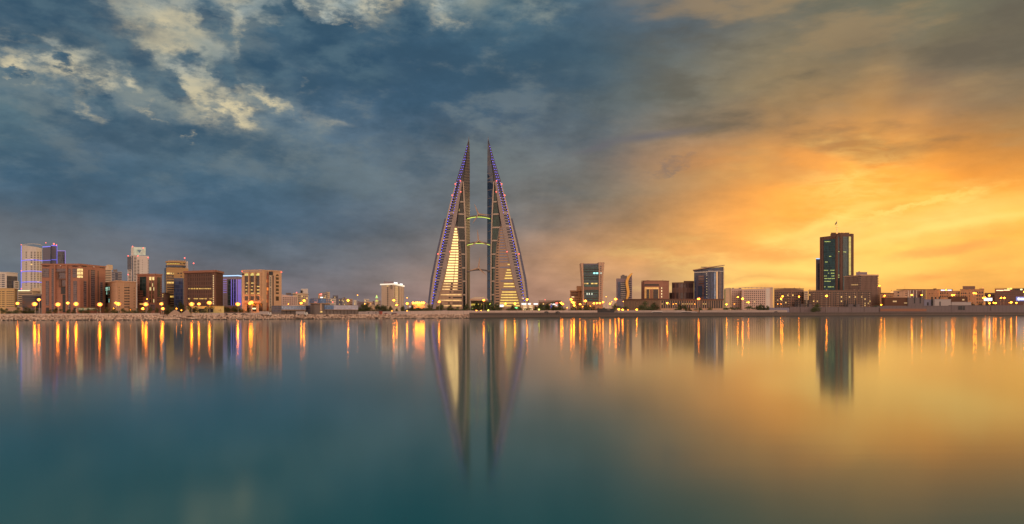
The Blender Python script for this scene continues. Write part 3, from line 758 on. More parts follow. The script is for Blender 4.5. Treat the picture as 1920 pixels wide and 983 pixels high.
M['t_atrium_b'] = glass('atrium_glazing_green', (.012, .05, .045), 2.4, 3.9, .05, (.02, .05, .045), lit=.05, litcol=(.6, .9, .4), ls=.4)
M['t_facade'] = wall('sail_facade_stone', (.38, .27, .19), floor=3.9, bay=6, dark=.85)
M['t_lit'] = glow('sail_lit_strip', (1.0, .68, .22), 1.6, var=.22, vscale=(.12, .12, .03))  # lit windows whose glow also stands in for floodlighting on the facade
M['t_lit2'] = glow('sail_dim_strip', (1.0, .58, .16), 1.0, var=.5, vscale=(.2, .2, .05))
M['t_litr'] = glow('sail_yellow_strip', (1.0, .66, .07), .95, var=.25, vscale=(.3, .3, .1))
M['t_dimr'] = flat('sail_blue_strip', (.17, .19, .30), .12)
left_sail = sail(False, 'left sail-shaped tower with bright golden strip windows and blue festoon lights')
right_sail = sail(True, 'right sail-shaped tower, mostly dark, with thin yellow lit strips low down')

def bridge(py, label, blades, lit):
    L, R = XY(876, TY+4), XY(919, TY+4); Y = TY+4; z = ZA(py, Y); cx = (L[0]+R[0])/2
    t = thing('sky_bridge', label, 'bridge', (cx, Y, z), 'wind turbine bridges between the towers')
    def arc(dz0, dz1, y0, y1, s0=0, s1=1, n=10):
        secs = []
        for i in range(n+1):
            f = s0+(s1-s0)*i/n; x = L[0]+(R[0]-L[0])*f; sag = -2.6*(2*f-1)**2
            secs.append([(x, Y+y0, z+sag+dz0), (x, Y+y1, z+sag+dz0), (x, Y+y1, z+sag+dz1), (x, Y+y0, z+sag+dz1)])
        return MB().loft(secs)
    part(arc(-.6, .6, -2, 2), 'deck', M['t_core'] if not lit else M['bridge'], t)
    part(arc(.62, 1.5, -2.1, -1.95), 'railing', M['roofm'], t)
    if lit: part(arc(-1.15, -.65, -2.3, 1.8), 'light_strip', M['lime_l'], t, 'glowing lime-yellow underside strip')
    nb = part(MB().box(cx-1.6, cx+1.6, Y-7, Y+3, z+.61, z+3.6), 'nacelle', M['t_white'], t)
    part(MB().ball((cx, Y-7.4, z+2.3), 1.2, 1.2, 1.2), 'hub', M['t_white'], nb)
    for ang in blades:
        a = math.radians(ang); d = Vector((math.cos(a), 0, math.sin(a))); s = Vector((-math.sin(a), 0, math.cos(a)))
        c = Vector((cx, Y-7.5, z+2.3)); secs = []
        for f, wd in ((0, .5), (.15, 1.0), (.5, .75), (1, .18)):
            q = c+d*(f*15.5); secs.append([q-s*wd+Vector((0, -.2, 0)), q+s*wd+Vector((0, -.25, 0)), q+s*wd+Vector((0, .25, 0)), q-s*wd+Vector((0, .2, 0))])
        part(MB().loft([[tuple(v) for v in q] for q in secs]), 'blade', M['blade'], nb)
    return t
M['bridge'] = flat('bridge_deck', (.10, .10, .06))
M['blade'] = flat('turbine_blade', (.36, .25, .18))
bridge(406.0, 'topmost turbine bridge between the sail towers with a glowing yellow underside', (112, 238, 355), True)
bridge(455.5, 'middle turbine bridge between the sail towers', (95, 215, 335), True)
bridge(506.5, 'lowest turbine bridge between the sail towers, unlit, one blade pointing up', (83, 196, 318), False)
# ================================================================ left half of the skyline
# white office with blue glass, far left
b = Bld('office_building', 'white office slab with a dark blue glass section above the yellow low block, far left', [(-60, 760), (12.2, 760), (33, 775)], 511, M['white'], hi=1)
b.grid(0, -55, 10, 8, 514, 543, 8, .72, .5, 'darkb'); b.p('glazing', M['g_navy'], 1, 13, 31.5, 518, 543, .4)
b.p('stair_tower', M['white'], 1, 24.5, 32.6, 527, 543, 1.6); b.w(1, 25.6, 31, 529.5, 531.2, 'dark', 1.8); b.w(1, 25.6, 31, 533.5, 535.2, 'dark', 1.8); b.w(1, 25.6, 31, 537.5, 539.2, 'dark', 1.8)
b.parapet(.8); b.done()
b = Bld('office_building', 'low yellow-lit office block with rows of small dark windows at the left edge', [(-60, 640), (27, 640), (32.8, 660)], 541.8, M['yellowish'], hi=1)
b.grid(0, -50, 10, 8, 545, 577, 8, .7, .35, 'dark', .05); b.grid(0, 12, 26.5, 4, 545, 577, 8, .75, .35, 'dark')
b.parapet(.8); b.box(4, 14, 540.3, 648); b.done(80)
# curved white hotel tower and its three dark companions with blue outlines
Y = 1080
arc = [(40, Y+22), (45, Y+10), (52, Y+2), (60, Y), (68, Y+3), (74, Y+11), (79, Y+24)]
b = Bld('hotel_tower', 'tall curved white hotel tower with blue light lines and columns of small windows', arc, 460, M['white2'], depth=20, tops=[460, 460.2, 461, 462, 463.4, 464.6, 466])
for i, (px, fi) in enumerate(((49.3, 1), (59, 2), (65.2, 3), (71.2, 4), (76.3, 5))):
    for j in range(24 if i in (1, 2, 3) else 20):
        py = 472.5+j*3.25
        hw = 1.2 if i in (1, 2, 3) else .7
        b.w(fi, px-hw, px+hw, py, py+1.5, 'dark' if random.random() > .04 else 'win_y', .25)
for py in (487.5, 508.5, 528.6):
    for fi, f in enumerate(b.f):
        pa, pb = arc[fi][0], arc[fi+1][0]
        part(f.uslab(MB(), -.1, f.L+.1, ZA(py, Y)-.38, ZA(py, Y)+.38, -.3, .5), 'light_strip', M['blue_l'], b.t)
b.p('light_strip', M['blue_l'], 0, 40, 40.4, 461, 570, .4); b.beacon(39.8, 459.3, Y+22); b.beacon(40, 507.8, Y+20); b.beacon(40, 541.5, Y+20)
for fi, f in enumerate(b.f):
    pass
b.parapet(.6, .3, M['white2']); b.done(95)
b = Bld('office_tower', 'dark slate twin-shaft tower outlined in blue light behind the brown granite block', [(80, 1180), (95, 1172), (96.5, 1180), (107, 1184)], 463, M['slate'], tops=[465, 462.5, 460.8, 459.8], depth=22)
b.p('glazing', M['darkb'], 1, 95, 96.4, 461, 560, .3); b.p('light_strip', M['blue_l'], 2, 106.5, 107.2, 460, 560, .6)
for f, z0 in ((b.f[0], 463.2), (b.f[2], 460.5)): part(f.uslab(MB(), 0, f.L, ZA(z0, 1180)-.5, ZA(z0, 1180)+.5, -.2, .5), 'light_strip', M['blue_l'], b.t)
b.p('light_strip', M['blue_l'], 0, 80, 95, 488.2, 488.9, .6); b.p('light_strip', M['blue_l'], 2, 97, 107, 487, 487.7, .6)
b.beacon(86, 455.5, 1180); b.beacon(101, 457.5, 1180, 1.3); b.beacon(106, 459.5, 1180); b.mast(86, 456, 463, 1180); b.done()
b = Bld('office_tower', 'dark blue glass tower with a violet outlined edge, just right of the twin-shaft tower', [(107.4, 1230), (122.8, 1232)], 470, M['g_slate'], tops=[469, 471.5], depth=22)
f = b.f[0]; part(f.uslab(MB(), 0, f.L, ZA(470.6, 1230)-.4, ZA(470.6, 1230)+.6, -.2, .5), 'light_strip', M['viol_l'], b.t)
b.p('light_strip', M['viol_l'], 0, 122, 122.8, 471, 560, .5); b.done()
# mid rises in front
b = Bld('office_building', 'pale striped office with a bright lit roof edge below the curved hotel', [(33.5, 700), (61, 700), (76, 712)], 546, M['cream'], hi=1)
b.p('light_strip', M['lime_w'], 0, 34.5, 56, 544.6, 545.8, .5)
for j in range(7): b.w(0, 34.5, 60, 549+4*j, 550.8+4*j, 'dark', .1)
b.box(60, 75, 540.5, 708, M['cream'], 'stair_tower'); b.parapet(.6); b.done()
b = Bld('office_building', 'dark banded glass office beside the brown granite block', [(41, 660), (78, 668)], 554, M['grey'], hi=0)
for j in range(6): b.w(0, 42, 77, 556+3.7*j, 558.6+3.7*j, 'darkb', .25)
b.parapet(.8); b.box(68, 78, 551.5, 668, M['grey'], 'stair_tower'); b.done()
b = Bld('gatehouse', 'low lit gatehouse wall in front of the yellow office block', [(11, 592), (42, 594)], 577.5, M['tan'], hi=0)
b.p('sign_panel', M['cream'], 0, 12, 27.5, 582.5, 587.5, .3); b.parapet(.5); b.done()

# the brown granite complex
b = Bld('granite_office', 'big brown granite office block with tall slot windows and a stepped central recess', [(78.3, 640), (150.3, 640), (197.8, 676)], 496, M['brown'], depth=30, hi=1)
W = lambda fi, a, c, d, e, mat='g_mull', o=.2, nm='window', lab=None: b.p(nm, M[mat], fi, a, c, d, e, o, lab)
W(0, 79.5, 92, 503.8, 520.5); W(0, 86, 92, 527, 573); W(0, 97, 101.5, 504, 585); W(0, 128, 132.5, 504, 585)
W(0, 136.3, 144, 504, 520.5); W(0, 137.5, 144.3, 527, 572)
W(0, 106, 123.5, 504, 509.5); W(0, 110.8, 123.5, 511, 522.5); W(0, 116, 123.5, 525, 537.2)
W(0, 114.6, 123.5, 538.4, 551.5, 'dark'); W(0, 117.5, 123.5, 552.5, 586, 'dark')
for a, c, d, e in ((105.5, 123.8, 509.7, 510.8), (108.2, 123.8, 523, 524.6), (111.5, 123.8, 537.4, 538.2), (108, 110.6, 511, 523), (111.4, 115.8, 525, 537.4)):
    b.p('ledge', M['dbrown'], 0, a, c, d, e, .9)
for px in (102.5, 124.5): b.p('pier', M['brown'], 0, px, px+2.6, 497, 586, 1.2)
W(1, 156.8, 161.6, 527, 576); W(1, 166, 167.2, 506, 576, 'dark'); W(1, 170.4, 177.6, 506.5, 576); W(1, 183.3, 184.4, 508, 576, 'dark'); W(1, 188, 192, 529, 576)
W(0, 86.5, 92, 577, 585, 'dark'); W(0, 138, 143, 577, 585, 'dark')
for j, (a, c) in enumerate(((504, 508), (509.4, 515), (517, 521))): b.p('window', M['win_big'], 0, 145.2, 150, a, c, .5, 'large lit yellow window'); 
for j, (a, c) in enumerate(((504, 508), (509.4, 515), (517, 521))): b.p('window', M['win_big'], 1, 150.6, 154.2, a, c, .5, 'large lit yellow window')
for fi, xs in ((0, ((80, 93), (136, 147))), (1, ((153, 162), (187, 196)))):
    for k, (x0, x1) in enumerate(xs):
        mb = MB(); n = 7
        for i in range(n):
            xa = x0+(x1-x0)*(i+.1)/n; b.f[fi].slab(mb, xa, xa+(x1-x0)/n*random.uniform(.5, .9), 498+random.uniform(0, .6)+(.4*k if fi == 0 else 3.2*(xa-150)/47), 499.3+random.uniform(0, .9)+(3.2*(xa-150)/47 if fi else 0), .0, .5)
        part(mb, 'lettering', M['ink'], b.t)
for fi, px, py in ((0, 114, 499.4), (1, 175, 501.6)):
    e_ = b.p('emblem', M['carwhite'], fi, px-1.1, px+1.1, py-1.6, py+.4, .5); b.p('emblem_shield', M['carred'], fi, px-1.1, px+1.1, py-.1, py+1.4, .6)
b.parapet(1.2, .5); b.mast(147, 493, 497, 660, .12); b.done()
# behind it
b = Bld('office_building', 'cream striped office with a curved sail-shaped roof crest behind the blank tan office', [(190, 900), (209, 905)], 505, M['cream'])
for j in range(8): b.w(0, 193, 208, 506.5+3.2*j, 507.8+3.2*j, 'dark', .12)
mb = MB(); A = XY(193, 904); B_ = XY(204, 905); pts = []
for i in range(9):
    th = i/8; pts.append((A[0]+(B_[0]-A[0])*th, ZA(504-7.5*math.sin(th*math.pi/2), 904)))
z0 = ZA(505.5, 904)
mb.loft([[(x, 904.5, z0), (x, 904.5, z+.1), (x, 914, z+.1), (x, 914, z0)] for x, z in pts]); part(mb, 'roof_crest', M['cream'], b.t); b.done()
b = Bld('office_building', 'small blue-grey glass office between the cream crested office and the white crowned tower', [(209, 960), (215.5, 955), (228.5, 962)], 510, M['grey'], hi=1)
for j in range(6): b.w(0, 210, 215, 511+3*j, 512.6+3*j, 'darkb'); b.w(1, 221.5, 228, 511+3*j, 512.6+3*j, 'darkb')
b.p('glazing', M['g_navy'], 1, 216, 221, 511, 530, .3); b.box(212, 220, 505.5, 960); b.mast(219, 503, 508, 962); b.parapet(.8); b.done()
# white tower with triangular crown
b = Bld('crowned_tower', 'tall white tower with a triangle cut in its glowing rooftop crown', [(239.2, 1050), (249.8, 1046), (278.8, 1050)], 478.8, M['white2'], hi=1, depth=24, tops=[480.6, 479, 480])
b.p('glazing', M['g_navy'], 0, 239.3, 246.5, 481, 505.5, .4); b.p('glazing', M['darkb'], 0, 248, 249.8, 480, 580, .4)
b.grid(0, 240.5, 246.5, 1, 506, 530, 9, .95, .5, 'dark')
b.grid(1, 251, 256, 1, 481, 580, 36, .9, .5, 'dark', .08); b.grid(1, 257.3, 261.5, 1, 487, 580, 34, .9, .5, 'dark', .08, 'win_y')
b.grid(1, 277, 278.6, 1, 484, 520, 12, .8, .5, 'dark'); b.grid(1, 266.5, 267.3, 1, 486, 520, 8, .8, .4, 'dark')
mb = MB(); Yc = 1052; zt, zb, zm = ZA(464, Yc), ZA(478.4, Yc), ZA(478, Yc)
xl, xr = XY(252, Yc)[0], XY(271, Yc)[0]; tl, tr, tb = XY(255.2, Yc)[0], XY(268, Yc)[0], XY(261.8, Yc)[0]; zt2 = ZA(468.6, Yc); zv = ZA(477.4, Yc)
def tri(mb, pts, y0, y1):
    mb.loft([[(x, y0, z) for x, z in pts], [(x, y1, z) for x, z in pts]])
for q in (((xl, zb), (tl, zb), (tl, zt2), (tl, zt), (xl, zt)), ((tr, zb), (xr, zb), (xr, zt), (tr, zt)), ((tl, zt2), (tr, zt2), (tr, zt), (tl, zt)), ((tl, zb), (tb, zb), (tb, zv), (tl, zt2)), ((tb, zb), (tr, zb), (tr, zt2), (tb, zv))): tri(mb, q, Yc-3, Yc+3)
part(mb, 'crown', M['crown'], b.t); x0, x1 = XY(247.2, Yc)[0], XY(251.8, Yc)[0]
part(MB().box(x0, x1, Yc-2, Yc+4, ZA(479, Yc), ZA(463, Yc)), 'crown_fin', M['white2'], b.t)
for q in ((240.2, 480), (258.5, 480), (278, 483.3), (248.6, 462.4), (268.5, 465.5), (240.4, 515)): b.beacon(*q, 1042, .8)
b.done(80)
# tan office
b = Bld('office_building', 'blank tan office with one column block of small arched windows, left of the brown office', [(197.6, 690), (219.6, 640), (255.4, 668)], 527, M['tan2'], hi=1, depth=20)
for j in range(6): b.w(0, 198.6, 207, 537.5+5.2*j, 541.6+5.2*j, 'g_teal', .2)
b.p('panel', M['tan'], 0, 198.4, 207.4, 530, 536, .15)
b.p('panel', M['tan'], 1, 233, 243.5, 531.5, 536.5, .15)
for j in range(8): 
    for i in range(3): b.w(1, 233.2+3.5*i, 235.6+3.5*i, 538.2+5.2*j, 540.8+5.2*j, 'dark', .15)
    b.w(1, 222.8, 223.7, 538.2+5.2*j, 540.2+5.2*j, 'dark', .1); b.w(1, 251, 252, 539.6+5.2*j, 541.4+5.2*j, 'dark', .1)
b.parapet(.9, .4); b.done()
# brown office w dark glass
b = Bld('office_building', 'brown office with two dark green glass bays and a lit yellow central strip', [(257.2, 690), (281, 684), (291.4, 684), (303.6, 694)], 514.5, M['brown'], hi=1, depth=22)
b.p('glazing', M['g_green'], 0, 262.3, 274.3, 519, 545, .3); b.p('glazing', M['g_green'], 0, 269, 274.3, 545, 556.5, .3); b.p('glazing', M['g_green'], 2, 295, 299.8, 520, 557, .3)
b.p('window', M['win_big'], 1, 280, 290.4, 519.5, 525.5, .2, 'lit window under the roof'); b.p('glazing', M['g_gold'], 1, 280, 290.6, 527.6, 567.5, .5)
for px in (279.2, 285, 290.4): b.p('pier', M['brown'], 1, px, px+.9, 519, 568, 1.2)
b.grid(0, 258.3, 269, 4, 545.5, 568, 5, .6, .6, 'dark', .04); b.grid(0, 258.3, 261.4, 1, 519, 545, 8, .6, .5, 'dark'); b.grid(2, 300.6, 303.2, 1, 519, 566, 12, .7, .5, 'dark'); b.grid(2, 294.5, 300, 2, 558, 568, 2, .6, .6, 'dark')
b.p('glazing', M['g_mull'], 1, 281.5, 291, 571, 582, .3); b.p('window', M['win_y'], 0, 262, 274, 569.6, 571, .2, 'lit ground floor strip')
b.parapet(1.0, .5); b.mast(292, 508, 515, 690, .15); b.done()
b = Bld('annex_block', 'narrow dark brown block wedged left of the round-topped tower', [(303.8, 760), (309, 760)], 549, M['dbrown']); b.grid(0, 304.2, 308.6, 2, 551, 580, 8, .6, .5, 'dark', .1); b.done()
# round-topped gold tower
b = Bld('round_top_tower', 'gold-brown office with a round drum top and stacked lit floors', [(308.6, 800), (312, 786), (344, 790), (353.4, 800)], 502, M['goldtan'], hi=1, depth=20)
b.p('glazing', M['g_navy'], 0, 308.7, 311.8, 503, 580, .4)
for j in range(15): b.w(1, 312.6+(j*.12), 326, 511.6+4.35*j, 514.2+4.35*j, 'win_y' if j in (0, 4, 10) else 'darkw', .2)
b.w(1, 323, 325, 511.5, 514, 'dark', .3); b.w(1, 333, 335.5, 511.5, 514, 'dark', .2); b.w(1, 338.5, 341, 511.5, 514, 'dark', .2); b.w(1, 338.5, 341, 517, 519, 'dark', .2); b.w(1, 323, 325, 517, 519, 'dark', .3)
q0, q1 = XY(326.2, 776), XY(343.6, 778)
part(MB().prism([q0, q1, (q1[0], 792), (q0[0], 792)], GZ, ZA(521.5, 776)), 'glass_annex', M['g_blue'], b.t)
cx = XY(331, 800)[0]
def cyl(mb, cx, cy_, r, z0, z1, n=28, r1=None):
    r1 = r if r1 is None else r1
    return mb.loft([[(cx+r*math.cos(2*math.pi*i/n), cy_+r*math.sin(2*math.pi*i/n), z0) for i in range(n)], [(cx+r1*math.cos(2*math.pi*i/n), cy_+r1*math.sin(2*math.pi*i/n), z1) for i in range(n)]])
for k, (r, p0, p1, mt, nm) in enumerate(((9.2, 502, 498.5, 'darkb', 'drum'), (8.8, 498.6, 496.3, 'goldtan', 'drum_ring'), (8.3, 496.4, 493.6, 'g_drum', 'drum_glazing'), (9.4, 493.7, 490.8, 'goldtan', 'drum_ring'), (7.2, 490.9, 489, 'grey', 'drum_cap'))):
    part(cyl(MB(), cx, 798, r, ZA(p0, 800), ZA(p1, 800)), nm, M[mt], b.t)
b.box(346, 352.6, 490.5, 800, M['white2'], 'lift_tower', 8); b.box(344.5, 348, 487.5, 802, M['grey'], 'plant_room', 6); b.mast(346.2, 484.5, 490, 802); b.beacon(346.2, 484, 802); b.mast(363, 495, 508, 790); b.beacon(363, 494, 790)
b.done()
# brown grid office
b = Bld('grid_office', 'broad dark brown office with a fine glass grid and two bright yellow lit floors', [(345.2, 655), (404, 640), (418.2, 668)], 507.4, M['dbrown'], hi=1, depth=24)
b.p('glazing', M['g_grid'], 0, 351.5, 399, 514, 574, .25)
for py in (541.6, 560.4):
    for i in range(9):
        if random.random() < .92: b.w(0, 353.5+i*5.0, 353.5+i*5.0+random.uniform(3.2, 4.9), py-1.1, py+.9, 'win_y', .35)
b.grid(0, 399.2, 401.2, 1, 516, 572, 14, .7, .45, 'win_c'); 
for i in range(24): b.p('pier', M['dbrown'], 0, 351.2+i*2.07, 351.7+i*2.07, 513, 574.5, .6)
for i in range(9): b.p('pier', M['dbrown'], 1, 405+i*1.45, 405.45+i*1.45, 512, 573, .5)
b.p('cornice', M['brown2'], 0, 345, 404, 508.5, 511.5, 1.0); b.p('cornice', M['brown2'], 1, 404, 418, 508.5, 512, 1.0)
b.parapet(.8, .6, M['brown2']); b.done()
b = Bld('entrance_wall', 'low lime-lit entrance wall with dark arches below the brown grid office', [(350, 612), (420, 618)], 574.5, M['limewall'])
for px in (356, 373, 390): b.w(0, px, px+10, 579, 586, 'dark', .1)
b.parapet(.4); b.done()
# violet lit
b = Bld('office_building', 'violet-lit office with vertical blue light strips and a glowing pale roof edge', [(418.6, 720), (444.5, 714), (452.6, 726)], 516.5, M['mauve'], hi=1, depth=22)
for j in range(7): b.p('light_strip', M['viol_l'], 0, 418.8, 425, 523.8+4.05*j, 524.8+4.05*j, .3)
b.p('glazing', M['g_green'], 0, 427, 433.5, 524, 572.5, .25)
for px in (434, 438.6, 443.2): b.p('light_strip', M['viol_l'], 0, px, px+.5, 524, 573, .6)
b.p('glazing', M['g_navy'], 0, 435, 443, 524, 572, .25)
for px in (446, 448.2, 450.6): b.p('light_strip', M['viol_l'], 1, px, px+.6, 524, 573, .5)
b.p('light_strip', M['cyan_l'], 0, 418.6, 444.5, 516.4, 518.2, 1.0); b.p('light_strip', M['cyan_l'], 1, 444.6, 452.4, 516.4, 518.2, 1.0); b.p('podium', M['brown'], 0, 418.6, 444, 575, 586, 1.2); b.done()
# tan arched bank
b = Bld('arched_bank', 'tan bank building with three tall arched window bays and a dark vertical sign', [(453.6, 640), (490, 634), (500, 640), (514, 644), (528, 652)], 508.5, M['tanbank'], hi=1, depth=26, tops=[509.5, 508.5, 507.5, 508, 511])
def arch_bay(fi, x0, x1, ytop, ybot, mat, lit=None):
    xm = (x0+x1)/2; f = b.f[fi]; Y_ = f.Ym; u0, u1 = f.u(x0), f.u(x1); r = (u1-u0)/2; zt = ZA(ytop, Y_)-r
    pts = [(u0, ZA(ybot, Y_)), (u1, ZA(ybot, Y_))]+[(u0+r+r*math.cos(a), zt+r*math.sin(a)*1.0) for a in [math.pi*i/8 for i in range(9)]]
    A = [(*f.pt(u, .15), z) for u, z in pts]; B_ = [(*f.pt(u, -.3), z) for u, z in pts]
    part(MB().loft([A, B_]), 'arched_window', M[mat], b.t)
    if lit:
        pts = [(u0+r+r*1.02*math.cos(a), zt+.2+r*1.02*math.sin(a)) for a in [math.pi*i/8 for i in range(9)]]
        part(MB().loft([[(*f.pt(u, .35), z) for u, z in pts], [(*f.pt(u, -.1), z) for u, z in pts]]), 'arch_light', M[lit], b.t, 'glowing yellow arch head')
for x0 in (459, 469.8, 480.8): arch_bay(0, x0, x0+7.4, 513.2, 551.5, 'g_bank', 'arch_l'); b.w(0, x0, x0+7.2, 555.5, 563.5, 'g_bank', .15)
for x0 in (459, 469.8, 480.8):
    for py in (530.2, 536.6, 543.0, 549.2):
        if random.random() < .85: b.w(0, x0+random.uniform(.3, 2.5), x0+random.uniform(4.5, 7), py, py+1.7, 'win_y', .3)
for px in (467.2, 478.2, 488.6): b.p('pier', M['tanbank'], 0, px, px+1.8, 510, 564, 1.4)
b.w(1, 492.4, 494.0, 518, 565, 'dark', .15); b.p('pier', M['tanbank'], 1, 489.4, 491.8, 509, 566, 1.6)
b.p('lift_shaft', M['orange_sh'], 2, 500.2, 503.4, 511, 583, .3)
b.p('sign_panel', M['signwhite'], 2, 504.2, 508.4, 516, 583, .9)
for j in range(20):
    if j != 6: b.p('letter', M['ink'], 2, 505.5, 507.2, 520+j*2.95, 521.8+j*2.95, 1.1)
b.p('emblem', M['ink'], 2, 504.6, 510.6, 509.8, 516, 1.2, 'dark square emblem at the top of the sign'); b.w(2, 511, 513, 517, 583, 'dark', .1)
arch_bay(3, 517.2, 522.6, 514.5, 551.5, 'g_bank'); b.w(3, 517.2, 522.6, 556, 564, 'g_bank', .15)
for py in (518, 525, 532, 539, 546): b.p('balcony', M['tanbank'], 3, 517.2, 522.0, py, py+2.2, .5)
b.p('ledge', M['tanbank'], 0, 458, 492.5, 565.2, 568.2, 2.2)
for x0, x1 in ((463, 471), (473.5, 480.5), (485.6, 492)): b.w(0, x0, x1, 569.5, 584, 'g_bank', .15)
b.p('window', M['lime_w'], 0, 474, 480, 577.6, 580, .5, 'lit white entrance canopy'); b.p('emblem', M['ink'], 0, 454.3, 457.2, 512.5, 516, .4, 'round dark emblem on the corner')
b.box(503, 512, 506.6, 648, M['ink'], 'plant_room'); b.mast(481, 503.5, 509, 648, .1); b.beacon(527.2, 510.2, 652, .8); b.beacon(454, 509, 640, .5)
b.parapet(.9, .4); b.done()
# low white hotel etc
b = Bld('hotel_building', 'low pink-white hotel with a fine grid of pale windows', [(528.6, 740), (557.4, 750)], 553, M['pinkwhite'], tops=[552.5, 557])
b.grid(0, 529.5, 557, 8, 557, 572, 4, .7, .55, 'g_mull'); b.box(536, 546, 549.4, 745); b.box(541, 556, 552, 748); b.done()
b = Bld('office_building', 'cream office with a taller white stair tower at its right end', [(549, 830), (564, 834), (578, 838)], 550.3, M['cream'])
b.grid(0, 558.5, 564, 3, 553, 572, 5, .7, .6, 'dark', .05); b.grid(1, 565, 577, 4, 554, 572, 5, .6, .5, 'dark', .1)
b.box(564.5, 577.4, 541.8, 836, M['white2'], 'stair_tower'); b.box(563.4, 567, 544.5, 835, M['dark'], 'tinted_box'); b.beacon(556, 549, 832, .7); b.parapet(.7); b.done()
# glass halls under construction
b = Bld('glass_hall', 'long low glass hall with a bright pale blue upper front and dark underside', [(509, 628), (527, 630), (571.5, 648)], 573.2, M['roofm'], base=GZ, depth=16)
b.p('glazing', M['g_hall'], 0, 509.2, 527, 573.6, 586, .2); b.p('glazing', M['g_hallb'], 1, 527.2, 571.4, 573.8, 580.6, 1.4); b.p('canopy_edge', M['tan'], 1, 527.2, 571, 581.0, 582.2, 2.2)
for i in range(6): b.p('column', M['roofm'], 1, 529+i*8, 529.7+i*8, 582, 590, 1.0)
b.done()
b = Bld('glass_hall', 'round-fronted blue glass hall on dark stilts under construction', [(582.2, 650), (590, 641), (600, 638), (610, 641), (618.5, 650)], 560, M['roofm'], base=GZ, depth=14, tops=[560, 559.6, 559.4, 559.6, 560.4])
for fi, f in enumerate(b.f): part(f.uslab(MB(), 0, f.L, ZA(568.6, 645), ZA(560.4, 645), -.2, .8), 'glazing', M['g_hallc'], b.t); part(f.uslab(MB(), -.1, f.L+.1, ZA(569.6, 645), ZA(568.7, 645), -.2, 1.1), 'ledge', M['tan'], b.t)
b.p('window', M['win_y'], 2, 600, 604, 583.8, 586, .4, 'lit doorway'); b.p('scaffold', M['tan'], 2, 600, 602.4, 569, 583, .9); b.done()
b = Bld('glass_hall', 'low rectangular hall with blue and white glass front, left of the hoarding containers', [(572, 652), (607.6, 640), (671, 668)], 572.2, M['roofm'], base=GZ, depth=14, hi=1, tops=[572.5, 572.2, 572.6])
b.p('glazing', M['g_hallc'], 1, 607.8, 625, 572.8, 580.6, .5); b.p('glazing', M['g_hallw'], 1, 625.2, 670.6, 572.8, 580.6, .5)
b.p('ledge', M['tan'], 1, 607.8, 670.6, 580.8, 581.4, .9); b.grid(0, 574, 582, 5, 574, 588, 5, .8, .8, 'g_hall')
for i in range(9): b.p('column', M['roofm'], 1, 612+i*6.6, 612.6+i*6.6, 582, 589, .7)
b.done()
# distant blocks behind the halls
far = [(596.5, 603.5, 551, 1500, 'tan', 'small distant block with a red lit rooftop sign above the round glass hall'), (603.8, 614, 549, 1700, 'grey', 'distant grey office behind the round glass hall'), (611, 618.4, 548, 1800, 'cream', 'distant pale office with a small mast behind the round glass hall'),
 (619, 630, 560.2, 1400, 'white2', 'distant white block with a red lit corner right of the round glass hall'), (624, 634, 554.4, 2000, 'slate', 'distant blue-grey tower right of the small white block'), (634.6, 646, 560, 1900, 'slate', 'distant blue-grey office pair left of the gap lamp'), (642, 650, 559, 1600, 'grey', 'distant grey slab beside the lone street lamp'),
 (650.4, 661, 561, 1300, 'tan', 'distant tan block right of the lone street lamp'), (663, 668.5, 563, 1500, 'white2', 'tiny distant white villa'), (669, 683, 566.4, 1300, 'mauve', 'distant low mauve roof left of the tan cube house'), (682.5, 692, 561, 1400, 'white2', 'distant stepped white house'), (687.5, 696.8, 566.4, 1100, 'tan2', 'small tan cube house left of the minaret'),
 (697, 702.6, 566, 1500, 'pinkwhite', 'tiny pink house beside the minaret'), (708, 714, 564, 1500, 'mauve', 'tiny mauve house between the minaret and the white hotel'), (692.5, 707, 574, 900, 'cream', 'low cream house below the minaret')]
for i, (x0, x1, yt, Y_, mt, lb) in enumerate(far):
    b = Bld('distant_building', lb, [(x0, Y_), (x1, Y_+10)], yt, M[mt], depth=20, group='distant blocks left of the twin towers')
    b.grid(0, x0+.6, x1-.6, max(2, int((x1-x0)/2.4)), yt+1.5, 576, max(2, int((574-yt)/3)), .5, .45, 'dark', .12); b.parapet(.8); 
    if i % 3 == 0: b.box(x0+2, x0+5, yt-1.6, Y_+3)
    if i == 0: b.p('sign', M['red_l'], 0, 599, 603, 550.6, 553.4, .6, 'red lit sign'); b.p('window', M['white_l'], 0, 600.5, 605, 557, 559, .6)
    if i == 2: b.mast(613, 541, 549, 1800, .3)
    if i == 3: b.p('window', M['red_l'], 0, 623, 624.4, 566, 568, .5)
    if i == 5: b.beacon(646, 559.4, Y_, 1.2)
    b.done(30)
# minaret
Y_ = 1000; x = XY(706.3, Y_)[0]
t = thing('minaret', 'slim minaret with a green lit top left of the floodlit white hotel', 'minaret', (x, Y_, GZ))
part(MB().loft([[(x+sx*w, Y_+sy*w, z) for sx, sy in ((-1, -1), (1, -1), (1, 1), (-1, 1))] for w, z in ((1.9, GZ), (1.5, ZA(564, Y_)))]), 'shaft', M['cream'], t)
part(cyl(MB(), x, Y_, 2.0, ZA(565, Y_), ZA(563.9, Y_), 12), 'gallery', M['lime_l'], t, 'lime-lit gallery'); part(cyl(MB(), x, Y_, 1.3, ZA(563.9, Y_), ZA(559, Y_), 12), 'upper_shaft', M['cream'], t)
part(cyl(MB(), x, Y_, 1.8, ZA(559, Y_), ZA(556.6, Y_), 12, 1.0), 'lantern', M['green_s'], t, 'green lit lantern'); part(cyl(MB(), x, Y_, 1.0, ZA(556.6, Y_), ZA(553, Y_), 12, .05), 'finial', M['lime_l'], t)
